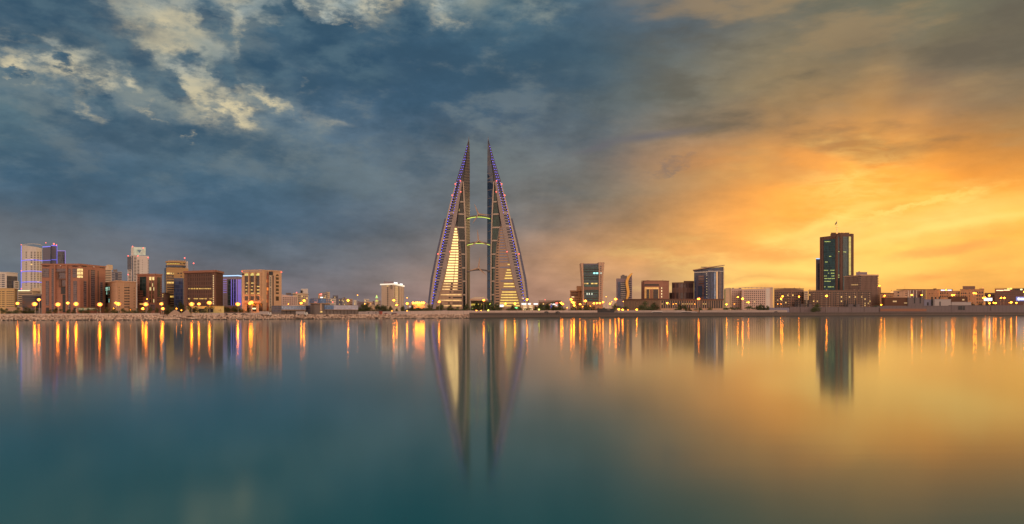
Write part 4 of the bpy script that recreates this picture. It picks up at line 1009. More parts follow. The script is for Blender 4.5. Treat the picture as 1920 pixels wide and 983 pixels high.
# floodlit white hotel
b = Bld('hotel_building', 'floodlit white slab hotel with a black round emblem and glowing roof edge', [(715.2, 845), (738.3, 830), (757, 856)], 532.6, M['hotelw'], hi=1, depth=24, tops=[533.2, 532.6, 536.4])
f = b.f[0]; part(f.uslab(MB(), -.8, f.L+.8, b.ztop-.9, b.ztop+.4, -.4, 1.2), 'roof_edge', M['white_soft'], b.t)
f = b.f[1]; A = f.pt(0, 1.0); B_ = f.pt(f.L, 1.0); A2 = f.pt(0, -.4); B2 = f.pt(f.L, -.4); zA, zB = b.ztop, ZA(536.4, 856)
part(MB().hexa([(*A, zA-.9), (*B_, zB-.9), (*B2, zB-.9), (*A2, zA-.9)], [(*A, zA+.5), (*B_, zB+.5), (*B2, zB+.5), (*A2, zA+.5)]), 'roof_edge', M['white_soft'], b.t)
b.box(719.4, 738.2, 528.2, 846, M['mauve'], 'plant_room', 10)
b.p('sign', M['white_l'], 1, 739, 744.5, 529.5, 534, .6, 'glowing white rooftop sign'); b.p('sign', M['white_l'], 1, 750, 754, 532, 536, .6, 'glowing white rooftop sign')
for j in range(11): b.w(0, 725.8, 729.0, 535.6+3.58*j, 537.4+3.58*j, 'win_y' if j == 0 else 'dark', .15)
b.p('pilaster', M['hotelw'], 0, 729.4, 731.2, 533, 574, .8); b.p('pilaster', M['hotelw'], 0, 736.8, 738.2, 533, 574, .6)
x, y = b.f[0].pt(b.f[0].u(734.2), .3); z = ZA(538.4, 833); n_ = b.f[0].n; d_ = b.f[0].d
ring = [(x+d_.x*1.6*math.cos(a), y+d_.y*1.6*math.cos(a), z+1.7*math.sin(a)) for a in [2*math.pi*i/16 for i in range(16)]]
part(MB().loft([ring, [(p[0]+n_.x*.3, p[1]+n_.y*.3, p[2]) for p in ring]]), 'emblem', M['ink'], b.t, 'round black emblem')
ring2 = [(x+d_.x*.95*math.cos(a)+n_.x*.25, y+d_.y*.95*math.cos(a)+n_.y*.25, z+1.0*math.sin(a)) for a in [2*math.pi*i/12 for i in range(12)]]
part(MB().loft([ring2, [(p[0]+n_.x*.12, p[1]+n_.y*.12, p[2]) for p in ring2]]), 'emblem_ring', M['hotelw'], b.t)
for j in range(10): b.w(1, 739.6, 740.8, 537+3.6*j, 538.8+3.6*j, 'dark', .15); b.w(1, 741.2, 746.4, 538+3.6*j, 539.6+3.6*j, 'warmgl', .15)
b.p('window', M['dark'], 1, 746.8, 747.8, 537, 574, .2); 
for px in (748.5, 752.5, 755.8): b.p('pilaster', M['hotelw'], 1, px, px+.8, 538, 574, .6)
b.p('podium', M['cream'], 0, 726, 738, 574.5, 583, 3.0); b.mast(721.5, 524, 529, 846); b.done()
# curved car park, with its row of lamps
b = Bld('car_park', 'curved low car park with a row of glaring lamps left of the left sail tower', [(763, 950), (772, 938), (784, 934), (796, 938), (803, 950)], 569, M['cream'], depth=14)
for fi, f in enumerate(b.f): part(f.uslab(MB(), 0, f.L, GZ+4, GZ+6.5, -.2, .2), 'opening', M['dark'], b.t)
for px in (774.8, 779.6, 782.6, 786.2, 790.4, 794.2): part(MB().ball((XY(px, 930)[0], 930, ZA(568.2, 930)), 1.0, 1.0, .8, 6, 4), 'lamp', M['amber'], b.t)
b.p('sign', M['white_l'], 0, 768.5, 771, 574.4, 576, .4, 'small blue-white sign'); b.done()
# round pavilion between the towers
Y_ = 930; cx = XY(898, Y_)[0]
t = thing('pavilion', 'round lit pavilion with an overhanging disc roof between the two sail towers', 'pavilion', (cx, Y_, GZ))
part(cyl(MB(), cx, Y_, 8.8, GZ, ZA(564, Y_), 24, 9.6), 'hall', M['g_pav'], t); part(cyl(MB(), cx, Y_, 11.0, ZA(564, Y_), ZA(560.6, Y_), 24, 10.2), 'roof_ring', M['tan'], t); part(cyl(MB(), cx, Y_, 10.0, ZA(560.6, Y_), ZA(557.2, Y_), 24, 5), 'roof', M['cream'], t)
for k in range(7):
    a = math.pi*(1.12+.76*k/6); part(MB().ball((cx+9.9*math.cos(a), Y_+9.9*math.sin(a), GZ+random.uniform(2, 7)), .7, n=6, m=4), 'light', M['lime_l'], t)
# ================================================================ right half of the skyline
M['g_rt'] = glass('teal_tower_glass', (.02, .09, .09), 1.8, 2.0, .07, (.05, .09, .10), lit=.0)
M['g_teal2'] = glass('dark_teal_curtain_wall', (.010, .055, .068), 1.6, 3.6, .06, (.025, .055, .065), lit=.05, litcol=(.65, .85, .25), ls=.55, rough=.1)
M['g_purple'] = glass('brown_purple_glass', (.07, .045, .05), 2.4, 30, .10, (.15, .09, .08))
M['gold_fin'] = flat('golden_fin', (.75, .42, .08), .35, .3)
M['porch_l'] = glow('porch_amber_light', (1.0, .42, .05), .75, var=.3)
M['r_tan'] = wall('orange_lit_stone', (.38, .22, .12), floor=3.2)
M['apt'] = wall('brown_apartment_render', (.18, .12, .095), floor=3.1, dark=.75)
M['yel_gl'] = glow('yellow_corner_glass', (.80, .62, .04), .62, var=.35, vscale=(.1, .1, .3))
# palm villa and shops right of the towers
b = Bld('villa', 'low brown villa block with palms in front, right of the right sail tower', [(1010, 905), (1031, 905), (1051.5, 915)], 565, M['apt'], hi=0, tops=[565.5, 565, 564])
b.w(0, 1018, 1020, 569, 571, 'win_y', .2); b.w(0, 1012, 1029, 572, 574, 'dark', .1); b.parapet(.5); b.beacon(1022, 562.3, 908, .5); b.done()
b = Bld('shop_building', 'small tan kiosk building with white glowing signs beside the palm villa', [(1029, 880), (1048, 884)], 570, M['tan'])
b.p('sign', M['white_l'], 0, 1033, 1041, 569.6, 572, .5, 'white glowing sign'); b.p('sign', M['red_l'], 0, 1041.8, 1046, 567.6, 570, .5, 'red glowing sign'); b.p('sign', M['white_l'], 0, 1042, 1047, 571.8, 574, .5, 'white glowing sign')
b.p('light_column', M['blue_dot'], 0, 1033, 1035, 573, 580, .5, 'blue-white light column'); b.done()
b = Bld('shop_building', 'low cream shop row with lit yellow floors at the foot of the right sail tower', [(977, 845), (999, 850)], 568, M['cream'])
b.p('sign', M['white_l'], 0, 978, 986.5, 568.6, 571.6, .5, 'white glowing sign'); b.p('sign', M['white_l'], 0, 990, 995, 568.6, 571.6, .5, 'white glowing sign')
for py in (573.2, 576.6, 579.8): b.w(0, 981, 987, py, py+1.5, 'win_c', .3); b.w(0, 992.5, 998.5, py, py+1.5, 'win_c', .3)
b.done()
b = Bld('shop_building', 'tiny cream shop with white glowing sign just left of the palm villa', [(999.5, 860), (1009, 864)], 569, M['tan'])
b.p('sign', M['white_l'], 0, 1000.5, 1008, 568.8, 571.6, .5, 'white glowing sign'); b.done()
b = Bld('billboard', 'small white-blue glowing billboard at the left foot of the right sail tower', [(937, 820), (944.6, 820)], 571, M['white'], depth=2, cat='billboard', base=ZA(576, 820), body='panel')
b.p('screen', M['white_l'], 0, 937.3, 944.2, 571.5, 575.5, .2); part(MB().tube((*XY(941, 821), GZ), (*XY(941, 821), ZA(575.6, 820)), .25), 'post', M['lampmetal'], b.t); b.done()
b = Bld('billboard', 'small green glowing sign board on posts under the right sail tower', [(964.5, 820), (971.8, 820)], 575.8, M['dark'], depth=1, cat='billboard', base=ZA(579.4, 820), body='panel')
b.p('screen', M['green_l'], 0, 964.8, 971.5, 576.3, 578.9, .2); part(MB().tube((*XY(968, 820.5), GZ), (*XY(968, 820.5), ZA(579, 820)), .25), 'post', M['lampmetal'], b.t); b.done()
# stepped low block + flared green tower
b = Bld('office_building', 'orange-lit stepped block with balconies hugging the left foot of the flared glass tower', [(1069, 935), (1092.5, 942)], 545.2, M['r_tan'], depth=20)
for j in range(3): b.w(0, 1070, 1083.5, 547.5+3.2*j, 549.2+3.2*j, 'g_purple', .2)
b.w(0, 1071.5, 1076.5, 556.2, 557.8, 'win_c', .2); b.grid(0, 1078, 1092, 4, 558, 582, 6, .4, .45, 'dark', .1); b.box(1081, 1091, 536.6, 938, M['r_tan'], 'stair_tower'); b.grid(0, 1084.5, 1092, 3, 545.8, 557, 3, .4, .45, 'dark'); b.parapet(.6); b.done(60)
Yt = 925
t = thing('flared_tower', 'green glass tower that flares outward at the top between two stone fins', 'skyscraper', (*XY(1111, Yt), GZ))
def quadloft(rows_, y0, y1):
    return MB().loft([[(XY(a, Yt)[0], Yt+y0, ZA(py, Yt)), (XY(c, Yt)[0], Yt+y0, ZA(py, Yt)), (XY(c, Yt)[0], Yt+y1, ZA(py, Yt)), (XY(a, Yt)[0], Yt+y1, ZA(py, Yt))] for a, c, py in rows_])
part(quadloft([(1094, 1122.5, 586), (1094, 1122.5, 545), (1093.5, 1122.5, 520), (1092.3, 1122.3, 495.5)], 0, 22), 'core', M['g_rt'], t)
part(quadloft([(1092.8, 1095, 586), (1092.8, 1094.8, 545), (1091.6, 1094, 520), (1089.4, 1093.4, 493.4)], -1.2, 22), 'side_fin', M['tan'], t)
part(quadloft([(1122.5, 1129.6, 586), (1122.6, 1130, 545), (1122.6, 1131.2, 515), (1122.2, 1133.2, 492.2)], -1.6, 22), 'side_fin', M['tan'], t)
for j in range(17):
    py = 499+j*4.55
    if 534 < py < 543: continue
    part(quadloft([(1093.8, 1122.3, py+2.4), (1093.8, 1122.3, py+.6)], -.35, .5), 'window', M['dark'] if j % 3 else M['darkb'], t)
part(quadloft([(1094, 1122.4, 543.6), (1094, 1122.4, 538)], -.6, .5), 'spandrel_band', M['apt'], t); part(quadloft([(1093, 1122.4, 497.6), (1092.6, 1122.3, 494.4)], -.5, .5), 'parapet', M['slate'], t)
for a, c, m_ in ((1112.4, 1116.4, 'cyan_w'), (1117.6, 1121.4, 'cyan_w'), (1124.6, 1128, 'win_w')): part(quadloft([(a, c, 514), (a, c, 511)], -2.0 if a > 1122 else -.8, .2), 'window', M.get(m_) or M.setdefault(m_, glow('pale_cyan_window', (.25, .9, .85), 1.4)), t, 'bright pale cyan window')
for a, c in ((1096, 1097.5), (1099, 1103), (1108, 1112), (1113, 1115), (1116, 1120)): part(quadloft([(a, c, 533), (a, c, 530.8)], -.8, .2), 'window', M['win_y'], t, 'lit window')
for j in range(22):
    py = 499+j*3.6; part(quadloft([(1124.6, 1127.4, py+1.8), (1124.6, 1127.4, py)], -1.9, -.5), 'window', M['g_mull'], t)
for a in (1100, 1104, 1109): part(quadloft([(a, a+1.6, 553), (a, a+1.6, 549.6)], -.8, .2), 'window', M['win_w'], t, 'lit window')
part(quadloft([(1100, 1128, 586), (1100, 1128, 566)], -6, -.8), 'podium', M['r_tan'], t)
# tower with golden curved fin
b = Bld('office_tower', 'dark striped office tower with a tall golden S-curved fin on its front', [(1155.4, 985), (1185.2, 985)], 522.4, M['mauve'], depth=22)
b.p('glazing', M['g_blue'], 0, 1158.2, 1163.2, 528.5, 560, .3)
for j in range(9): b.w(0, 1163.4, 1173.4, 530+3.55*j, 531.7+3.55*j, 'dark', .2); b.w(0, 1178, 1184, 527+3.8*j, 528.4+3.8*j, 'dark', .2); b.p('sill', M['white'], 0, 1164.4-.25*abs(j-4), 1173.2, 531.9+3.55*j, 532.7+3.55*j, .5)
b.box(1163.6, 1175.6, 517, 992, M['roofm'], 'plant_room', 8); b.box(1166, 1171, 515.4, 994, M['roofm'], 'plant_room', 6)
cur = [(1175.2, 561), (1177.3, 555), (1177.9, 548), (1176.7, 540), (1175.4, 532), (1175.8, 526), (1178.4, 520), (1181.6, 516), (1184.9, 512.6)]
secs = []
for i, (px, py) in enumerate(cur):
    wd = 2.0 if 0 < i < len(cur)-1 else 1.3; wd = 1.0 if i == len(cur)-1 else wd
    x, z = XY(px, 983)[0], ZA(py, 983); secs.append([(x-wd*.8, 982.0, z), (x+wd*.8, 982.0, z), (x+wd*.8, 984.6, z), (x-wd*.8, 984.6, z)])
part(MB().loft(secs), 'golden_fin', M['gold_fin'], b.t)
x0, x1 = XY(1178.6, 984)[0], XY(1185, 984)[0]
part(MB().loft([[(x0, 984.7, ZA(522.5, 984)), (x1, 984.7, ZA(522.5, 984)), (x1, 986.5, ZA(522.5, 984)), (x0, 986.5, ZA(522.5, 984))], [(x1-.4, 984.7, ZA(513.6, 984)), (x1, 984.7, ZA(513.6, 984)), (x1, 986.5, ZA(513.6, 984)), (x1-.4, 986.5, ZA(513.6, 984))]]), 'corner_fin', M['mauve'], b.t)
b.done()
# bank with amber porch
b = Bld('office_building', 'squat brown stone building with a tall amber-lit porch recess', [(1202.3, 1010), (1208, 996), (1242, 996), (1254.4, 1004)], 526.6, M['brown'], hi=1, tops=[529, 526.8, 526.6, 527.4], depth=26)
b.p('shade_slot', M['dark'], 1, 1206.5 if False else 1208.4, 1235.5, 533, 536, .25); 
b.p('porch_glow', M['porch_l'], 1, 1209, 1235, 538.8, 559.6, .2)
for x0, x1, mt in ((1212, 1217.2, 'g_bank'), (1224.6, 1234.2, 'g_bank'), (1219, 1223.2, 'brown')): b.p('glazing' if mt != 'brown' else 'pier', M[mt], 1, x0, x1, 542.4, 560, .6)
for px in (1210.2, 1217.8, 1223.4): b.p('column', M['r_tan'], 1, px, px+1.0, 541.4, 560, 1.4)
b.p('beam', M['brown'], 1, 1208.2, 1236, 536.2, 538.6, 1.2)
for j in range(4): b.p('light', M['win_c'], 1, 1239.9, 1241.3, 539+5.4*j, 541.8+5.4*j, .5, 'small pale light')
b.mast(1243, 523.5, 528, 998, .3); b.box(1212, 1218, 525.6, 1006, M['roofm']); b.parapet(.7, .4); b.done()
b = Bld('annex_block', 'low dark annex between the amber porch building and the brown slab', [(1254.8, 1040), (1260, 1040)], 549, M['dbrown']); b.grid(0, 1255.2, 1259.6, 2, 551, 562, 3, .5, .5, 'dark'); b.done()
b = Bld('office_building', 'plain dark brown slab building of vertical glass bands left of the blue glass tower', [(1259.8, 1030), (1281.4, 1024), (1301, 1026)], 529.8, M['g_bronze'] if 'g_bronze' in M else M['dbrown'], hi=1, tops=[530.6, 530, 530])
for x0, x1, fi in ((1260.8, 1265.5, 0), (1266.5, 1273, 0), (1274, 1281, 0), (1283, 1289, 1), (1290, 1294.5, 1), (1295.5, 1300.5, 1)): b.p('glazing', M['g_purple'], fi, x0, x1, 532, 562, .35)
for px in (1265.6, 1273.2): b.p('pier', M['brown'], 0, px, px+.7, 530.5, 562, .8)
b.box(1282, 1301.2, 526.9, 1034, M['dbrown'], 'upper_block', 16); b.parapet(.5, .3, M['dbrown']); b.done()
# blue glass tower with slanting roof slab
b = Bld('office_tower', 'dark blue glass tower with a slanting cream roof slab and a sunlit right corner', [(1301.4, 1010), (1327, 995), (1345.5, 998), (1356.8, 1006)], 504, M['g_blue'], hi=1, depth=26, tops=[507, 503.6, 501.4, 500.4])
M['mosaic'] = glass('brown_mosaic_panel', (.14, .075, .06), 3.2, 3.0, .2, (.05, .05, .09))
b.p('mosaic_panel', M['mosaic'], 0, 1305.4, 1320, 516, 560, .3); b.p('glazing', M['darkb'], 0, 1309.4, 1317, 536, 556, .6)
b.p('band', M['white'], 0, 1302, 1327, 509.8, 511.4, .8); b.p('band', M['white'], 1, 1327, 1345.4, 508.2, 509.6, .8); b.p('band', M['white'], 2, 1345.6, 1356.6, 508.2, 509.4, .8)
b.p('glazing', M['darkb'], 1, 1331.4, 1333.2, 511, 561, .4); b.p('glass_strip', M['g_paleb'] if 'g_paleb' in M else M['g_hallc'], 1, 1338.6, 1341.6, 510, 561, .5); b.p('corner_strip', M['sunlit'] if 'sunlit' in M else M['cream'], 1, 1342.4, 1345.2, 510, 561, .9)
b.p('glazing', M['g_mull'], 2, 1346.5, 1352, 510, 560, .5); b.p('corner_strip', M['cream'], 2, 1355.4, 1356.8, 503, 560, .7)  # cream outer strip stands in for sunset gleam on the glass edge
x, y = b.f[0].pt(b.f[0].u(1325.4), .5)
mb = MB()
for k in range(6): mb.box(x-.5+.3*math.sin(k), x+.4+.3*math.sin(k*1.7), y-.3, y+.3, ZA(517.6-k*.9, 995), ZA(516.9-k*.9, 995))
part(mb, 'lettering', M['carwhite'], b.t)
for j in range(8): b.p('light', M['win_c'], 0, 1325, 1325.8, 522+5*j, 522.8+5*j, .5)
pts = [(1299, 1008, 507.6), (1327.4, 991, 502.4), (1358.6, 1004, 498.4)]
q = [(*XY(px, Y_), ZA(py, Y_)) for px, Y_, py in pts]; back = [(q[2][0]-2, q[2][1]+26, q[2][2]), (q[0][0]+6, q[0][1]+22, q[0][2])]
pl = q+back; part(MB().add([(x, y, z) for x, y, z in pl]+[(x, y, z+1.1) for x, y, z in pl], [(4, 3, 2, 1, 0), (5, 6, 7, 8, 9)]+[(i, (i+1) % 5, 5+(i+1) % 5, 5+i) for i in range(5)]), 'roof_slab', M['tan'], b.t)
b.box(1314, 1340, 500.4, 1012, M['roofm'], 'plant_room', 8); b.mast(1331, 497.6, 501, 1012); b.done()
# long colonnaded civic building
b = Bld('civic_building', 'long low stone building, plain fluted on the left and arcaded on the right', [(1169, 985), (1238, 952), (1356.5, 955)], 561.8, M['colon'] if 'colon' in M else M['tan'], hi=1, depth=18, tops=[562, 561.6, 561.8])
for i in range(24): b.p('pier', M['stoneg'], 0, 1171+i*2.8, 1171.9+i*2.8, 563.5, 581, .5)
b.p('cornice', M['dbrown'], 0, 1169, 1238, 560.6, 562.6, 1.0); b.p('cornice', M['dbrown'], 1, 1238, 1356.6, 560.6, 562.8, 1.0)
def arcade(b, fi, x0, x1, n, yt, yb):
    f = b.f[fi]; u0, u1 = f.u(x0), f.u(x1); du = (u1-u0)/n; zt, zb = ZA(yt, f.Ym), ZA(yb, f.Ym)
    for i in range(n):
        a, c = u0+du*(i+.22), u0+du*(i+.78); r = (c-a)/2; m_ = (a+c)/2
        pts = [(a, zb), (c, zb)]+[(m_+r*math.cos(th), zt-r+r*math.sin(th)) for th in [math.pi*k/6 for k in range(7)]]
        lit_ = random.random() < .22
        part(MB().loft([[(*f.pt(u, .12), z) for u, z in pts], [(*f.pt(u, -.3), z) for u, z in pts]]), 'archway', M['dark'], b.t)
        if lit_:
            part(f.uslab(MB(), m_-.5, m_+.5, zb+4.5, zb+5.5, .13, .4), 'light', M['win_y'], b.t)
arcade(b, 1, 1239.5, 1355, 27, 563.8, 578)
b.p('plinth', M['tan'], 1, 1239, 1355, 578.4, 586, .4); b.done()
# white-green wall, pillar and white office
b = Bld('office_building', 'pale greenish slab with a cream pillar block right of the blue glass tower', [(1357.2, 1030), (1360.4, 1030), (1370, 1034)], 540.4, M['cream'], hi=1, tops=[543, 540.4, 539.8]); b.p('panel', M['greenish'], 0, 1357.4, 1360.2, 543.4, 578, .2); b.p('glazing', M['g_mull'], 1, 1368.6, 1369.8, 541, 578, .2); b.done()
b = Bld('office_building', 'pink-cream office with plain bays, between the pillar block and the white grid office', [(1370.6, 1060), (1391, 1066)], 541.6, M['pinkwhite']); b.grid(0, 1372, 1390, 5, 545, 578, 8, .45, .4, 'tanwin'); b.parapet(.6); b.box(1373, 1376, 540, 1068); b.box(1385, 1390, 539.8, 1068); b.done(60)
b = Bld('office_building', 'white office with a grid of dark square windows and smooth pale right end', [(1390.6, 1045), (1435.5, 1040), (1449, 1046)], 541, M['pinkwhite'], hi=1, tops=[543, 541, 539.4])
b.grid(0, 1395, 1434.8, 11, 544.5, 579.5, 9, .45, .5, 'dark', .04, 'win_y')
b.p('panel', M['white2'], 1, 1435.8, 1443, 541.2, 578, .3); b.p('corner_strip', M['cream'], 1, 1445.4, 1448.8, 540, 578, .8)
for px in (1396, 1402, 1408, 1418, 1426, 1432): b.box(px, px+3, 540.4, 1052, M['dark'], 'water_tank', 3)
b.parapet(.6, .3); b.done(99)
# apartment rows
def apartments(label, corners, tops, cols, rows, r0=547, r1=579, lit=.06, litk='win_y', mat='apt'):
    b = Bld('apartment_building', label, corners, tops[0], M[mat], tops=tops, group='brown apartment rows on the right', depth=16)
    for fi, n in enumerate(cols):
        c0, c1 = corners[fi][0], corners[fi+1][0]
        b.grid(fi, c0+.8, c1-.8, n, r0, r1, rows, .58, .5, 'dark', lit, litk)
    nb = 4
    for fi, n in enumerate(cols):
        c0, c1 = corners[fi][0], corners[fi+1][0]
        for i in range(max(1, n//4)):
            px = c0+(c1-c0)*(i+.6)/max(1, n//4)
            for j in range(rows):
                py = r0+(r1-r0)*(j+.72)/rows; b.p('balcony', M['tan'], fi, px, px+1.8, py, py+1.2, 1.2)
        for i in range(max(1, n//3)):
            px = c0+(c1-c0)*(i+random.random()*.7)/max(1, n//3); Y_ = corners[fi][1]+6
            b.box(px, px+random.uniform(1.2, 2.6), min(tops)-random.uniform(.6, 1.8), Y_, M['roofm'] if random.random() < .7 else M['tan'], 'water_tank', 3)
    b.parapet(.7, .3); b.done(70); return b
apartments('brown apartment block with two bright lit windows, right of the white grid office', [(1451.6, 1090), (1484, 1085), (1507, 1092)], [542.6, 541, 542.8], (8, 6), 7)
b = Bld('office_building', 'narrow cream end house between two brown apartment rows', [(1507.6, 1080), (1515, 1083)], 545.8, M['cream']); 
for j in range(8): b.w(0, 1508.4, 1514.4, 547.6+3.6*j, 549+3.6*j, 'dark', .1)
b.done()
apartments('long brown apartment row below the tall dark glass tower', [(1516, 1095), (1560, 1090), (1606.5, 1096)], [546, 544.6, 545], (12, 12), 8, mat='apt')
apartments('shorter brown apartment row with white roof blocks in front of the ribbed building', [(1607, 1100), (1633.6, 1104)], [546, 547], (8,), 8)
# tall dark glass tower
b = Bld('glass_tower', 'tall dark teal glass tower in brown stone frames with a flag monument on its roof', [(1537.6, 1262), (1567.6, 1235), (1579.5, 1235), (1600, 1245)], 437.6, M['towerst'], hi=1, depth=40, tops=[444.9, 441.2, 438, 438.4])
b.p('glazing', M['g_teal2'], 0, 1544.8, 1566.4, 449, 585, .5); b.p('glazing', M['g_teal2'], 1, 1571, 1573.6, 444, 585, .5); b.p('glazing', M['g_teal2'], 2, 1580, 1589, 443.8, 560, .5); b.p('lit_corner_glass', M['yel_gl'], 2, 1591, 1594.8, 443.8, 516, .7, 'glowing yellow glass strip')
b.p('glazing', M['dark'], 2, 1589.2, 1590.8, 443.6, 560, .8)
for px in (1537.8, 1541.2): b.p('pier', M['towerst'], 0, px, px+2.8, 445, 585, .9)
b.p('pier', M['towerst'], 1, 1568, 1570.4, 440, 585, 1.4); b.p('pier', M['towerst'], 1, 1575, 1579, 439.6, 585, 1.4); b.p('pier', M['towerst'], 2, 1595.2, 1599.8, 439, 585, 1.0)
b.p('upper_frame', M['towerst'], 0, 1558, 1567.4, 438.5, 446, 1.2)
for py, x0, x1 in ((453.2, 1547, 1566), (480.8, 1546, 1562), (491.4, 1545.6, 1563), (507, 1545.6, 1566), (512.4, 1549, 1565), (517.6, 1546, 1565), (522.4, 1546, 1565.6), (527.6, 1546, 1560), (538, 1546, 1564)):
    x = x0
    while x < x1:
        l = random.uniform(1.2, 4.2)
        if random.random() < (.75 if py > 500 else .5): b.w(0, x, min(x+l, x1), py-.55, py+.75, 'win_g', .75)
        x += l+random.uniform(.2, 1.2)
for py, fi, x0, x1 in ((472.6, 2, 1580.6, 1586), (472, 1, 1571.4, 1573.4), (516, 1, 1571.2, 1573.4), (520, 1, 1571.2, 1573.4)): b.w(fi, x0, x1, py-.6, py+.8, 'win_g', .8)
x, y = XY(1569.3, 1245); zb = ZA(437.4, 1240)
part(MB().tube((x, y, zb), (x, y, ZA(425, 1240)), 1.5, .8, 8), 'monument', M['amb_soft'], b.t, 'amber-lit roof monument'); part(cyl(MB(), x, y, 2.6, ZA(426, 1240), ZA(424.4, 1240), 12, 1.2), 'monument_crown', M['amb_soft'], b.t)
part(MB().tube((x, y, ZA(424.6, 1240)), (x, y, ZA(411.2, 1240)), .28, .12, 6), 'flagpole', M['lampmetal'], b.t)
secs = []
for i in range(7):
    f_ = i/6; xx = x-.3-3.0*f_; dy = .5*math.sin(f_*5); zt = ZA(414.4, 1240)-4.2*f_; secs.append([(xx, y+dy-.05, zt-3.4+1.0*f_), (xx, y+dy+.05, zt-3.4+1.0*f_), (xx, y+dy+.05, zt), (xx, y+dy-.05, zt)])
part(MB().loft(secs), 'flag', M['cardark'], b.t)
part(MB().tube((*XY(1587, 1245), ZA(438, 1240)), (*XY(1595, 1245), ZA(435.2, 1240)), .25, .15, 5), 'roof_crane', M['roofm'], b.t)
for px in (1576, 1581, 1583.4): b.beacon(px, 436.4, 1242, .6, 'amb_soft')
b.box(1558, 1592, 436.4, 1250, M['towerst'], 'plant_room', 14); b.done(99)
b = Bld('office_tower', 'slim slate tower with a blue-lit top tucked behind the tall dark glass tower', [(1529.8, 1290), (1540, 1290)], 485, M['slate'], depth=18)
b.p('glazing', M['g_slate'], 0, 1533.6, 1537.6, 494, 570, .4); b.p('light_strip', M['cyan_l'], 0, 1530, 1538, 484.6, 486, .8); b.beacon(1533, 483, 1291, .6); b.done()
# ribbed building
b = Bld('ribbed_building', 'pinkish ribbed concrete building with serrated edges in front of the tall dark glass tower', [(1583, 1190), (1611.4, 1160), (1645.8, 1166)], 516, M['ribc'], hi=1, tops=[518.5, 515.6, 515.4], depth=26)
for i in range(11): b.p('rib', M['ribc'], 0, 1585+i*2.4, 1586.2+i*2.4, 519, 570, .9)
for i in range(13): b.p('rib', M['ribc'], 1, 1615.6+i*2.3, 1616.8+i*2.3, 518, 570, .9)
for i in range(10): b.w(0, 1586.3+i*2.4, 1587.3+i*2.4, 520, 570, 'dark', .1)
for i in range(12): b.w(1, 1616.9+i*2.3, 1617.8+i*2.3, 520, 570, 'dark', .1)
for j in range(16): b.w(0, 1610 if False else 1608.8, 1611, 518+3.3*j, 519.7+3.3*j, 'dark', .5); b.w(1, 1611.8, 1613.8, 518+3.3*j, 519.7+3.3*j, 'dark', .5); b.p('balcony', M['ribc'], 1, 1645, 1646.6, 518+3.3*j, 519.7+3.3*j, 1.0)
b.p('cornice', M['tan'], 0, 1583, 1611.2, 517.2, 518.8, 1.2); b.p('cornice', M['tan'], 1, 1611.6, 1646.6, 515, 517.4, 1.2)
for i in range(9): b.w(0, 1597+i*1.5, 1598+i*1.5, 533.4, 535, 'warmgl', 1.0)
b.box(1605, 1626, 510.4, 1175, M['mauve'], 'plant_room', 12); b.box(1609, 1613, 509.2, 1180, M['mauve'], 'plant_room', 6); b.done(60)
# low town to the right
b = Bld('annex_block', 'small balcony block with a lamp on top just right of the ribbed building', [(1646.6, 1190), (1652, 1192)], 538.4, M['r_tan']); b.grid(0, 1647, 1651.6, 2, 540, 575, 9, .6, .4, 'dark', .15); b.done()
b = Bld('shop_building', 'long low dark-roofed shop between the ribbed building and the mosque dome', [(1650, 1140), (1676, 1145)], 550, M['r_tan']); b.p('eave', M['dbrown'], 0, 1650, 1676, 549.4, 551, .8); b.grid(0, 1652, 1674, 7, 553, 575, 4, .5, .4, 'dark', .15); b.done()
Y_ = 1240; x = XY(1671.8, Y_)[0]
t = thing('mosque_dome', 'small golden-lit mosque dome with a pointed finial above the low shops', 'mosque', (x, Y_, GZ))
part(cyl(MB(), x, Y_, 3.0, GZ, ZA(549.8, Y_), 16), 'drum', M['tan'], t); part(MB().ball((x, Y_, ZA(549.4, Y_)), 2.7, 2.7, 2.3, 14, 7), 'dome', M['amb_soft'], t, 'amber-lit dome'); part(MB().tube((x, Y_, ZA(547.4, Y_)), (x, Y_, ZA(543.6, Y_)), .5, .05, 6), 'finial', M['roofm'], t)
b = Bld('office_building', 'cream and glass block with slim white piers right of the mosque dome', [(1675, 1160), (1696, 1155), (1736, 1160)], 544, M['tan'], hi=1, tops=[545.4, 543.4, 543.4])
for px in (1702, 1706, 1711.6, 1717.4, 1729, 1733.6): b.p('pier', M['white'], 1, px, px+.9, 544.5, 562, 1.0)
b.p('glazing', M['g_purple'], 1, 1707.6, 1711, 545, 560, .3); b.p('glazing', M['g_purple'], 1, 1713, 1717, 545, 560, .3); b.p('glazing', M['g_purple'], 1, 1719.6, 1728, 546, 560, .3); b.p('eave', M['dbrown'], 1, 1681, 1736, 542.4, 543.6, 1.0)
b.grid(0, 1682.6, 1686, 1, 546, 557, 2, .8, .5, 'dark'); b.grid(1, 1697, 1701, 1, 546, 556, 3, .9, .3, 'dark'); b.mast(1696.6, 536, 543, 1162, .12); b.done()
b = Bld('office_building', 'plain tan corner block between the pier-fronted block and the sign-topped apartments', [(1736.6, 1150), (1753, 1146), (1761, 1152)], 542.8, M['r_tan'], hi=1); b.w(0, 1742, 1744, 550.6, 552, 'dark', .1); b.w(0, 1747, 1748.6, 550.4, 551.6, 'dark', .1); b.box(1752, 1756, 541, 1150, M['dbrown']); b.parapet(.6, .4, M['dbrown']); b.done()
b = Bld('apartment_building', 'orange-lit apartments with a white glowing rooftop sign and paired dark windows', [(1761.4, 1155), (1800, 1152)], 545.6, M['r_tan'])
b.p('sign_board', M['mauve'], 0, 1761.6, 1786, 542.4, 546.4, .8); 
for x0, x1 in ((1763.6, 1770.6), (1771.2, 1773.4), (1774, 1776), (1776.6, 1783.6)): b.p('sign', M['white_l'], 0, x0, x1, 543.4, 545.4, 1.0, 'white glowing lettering strip')
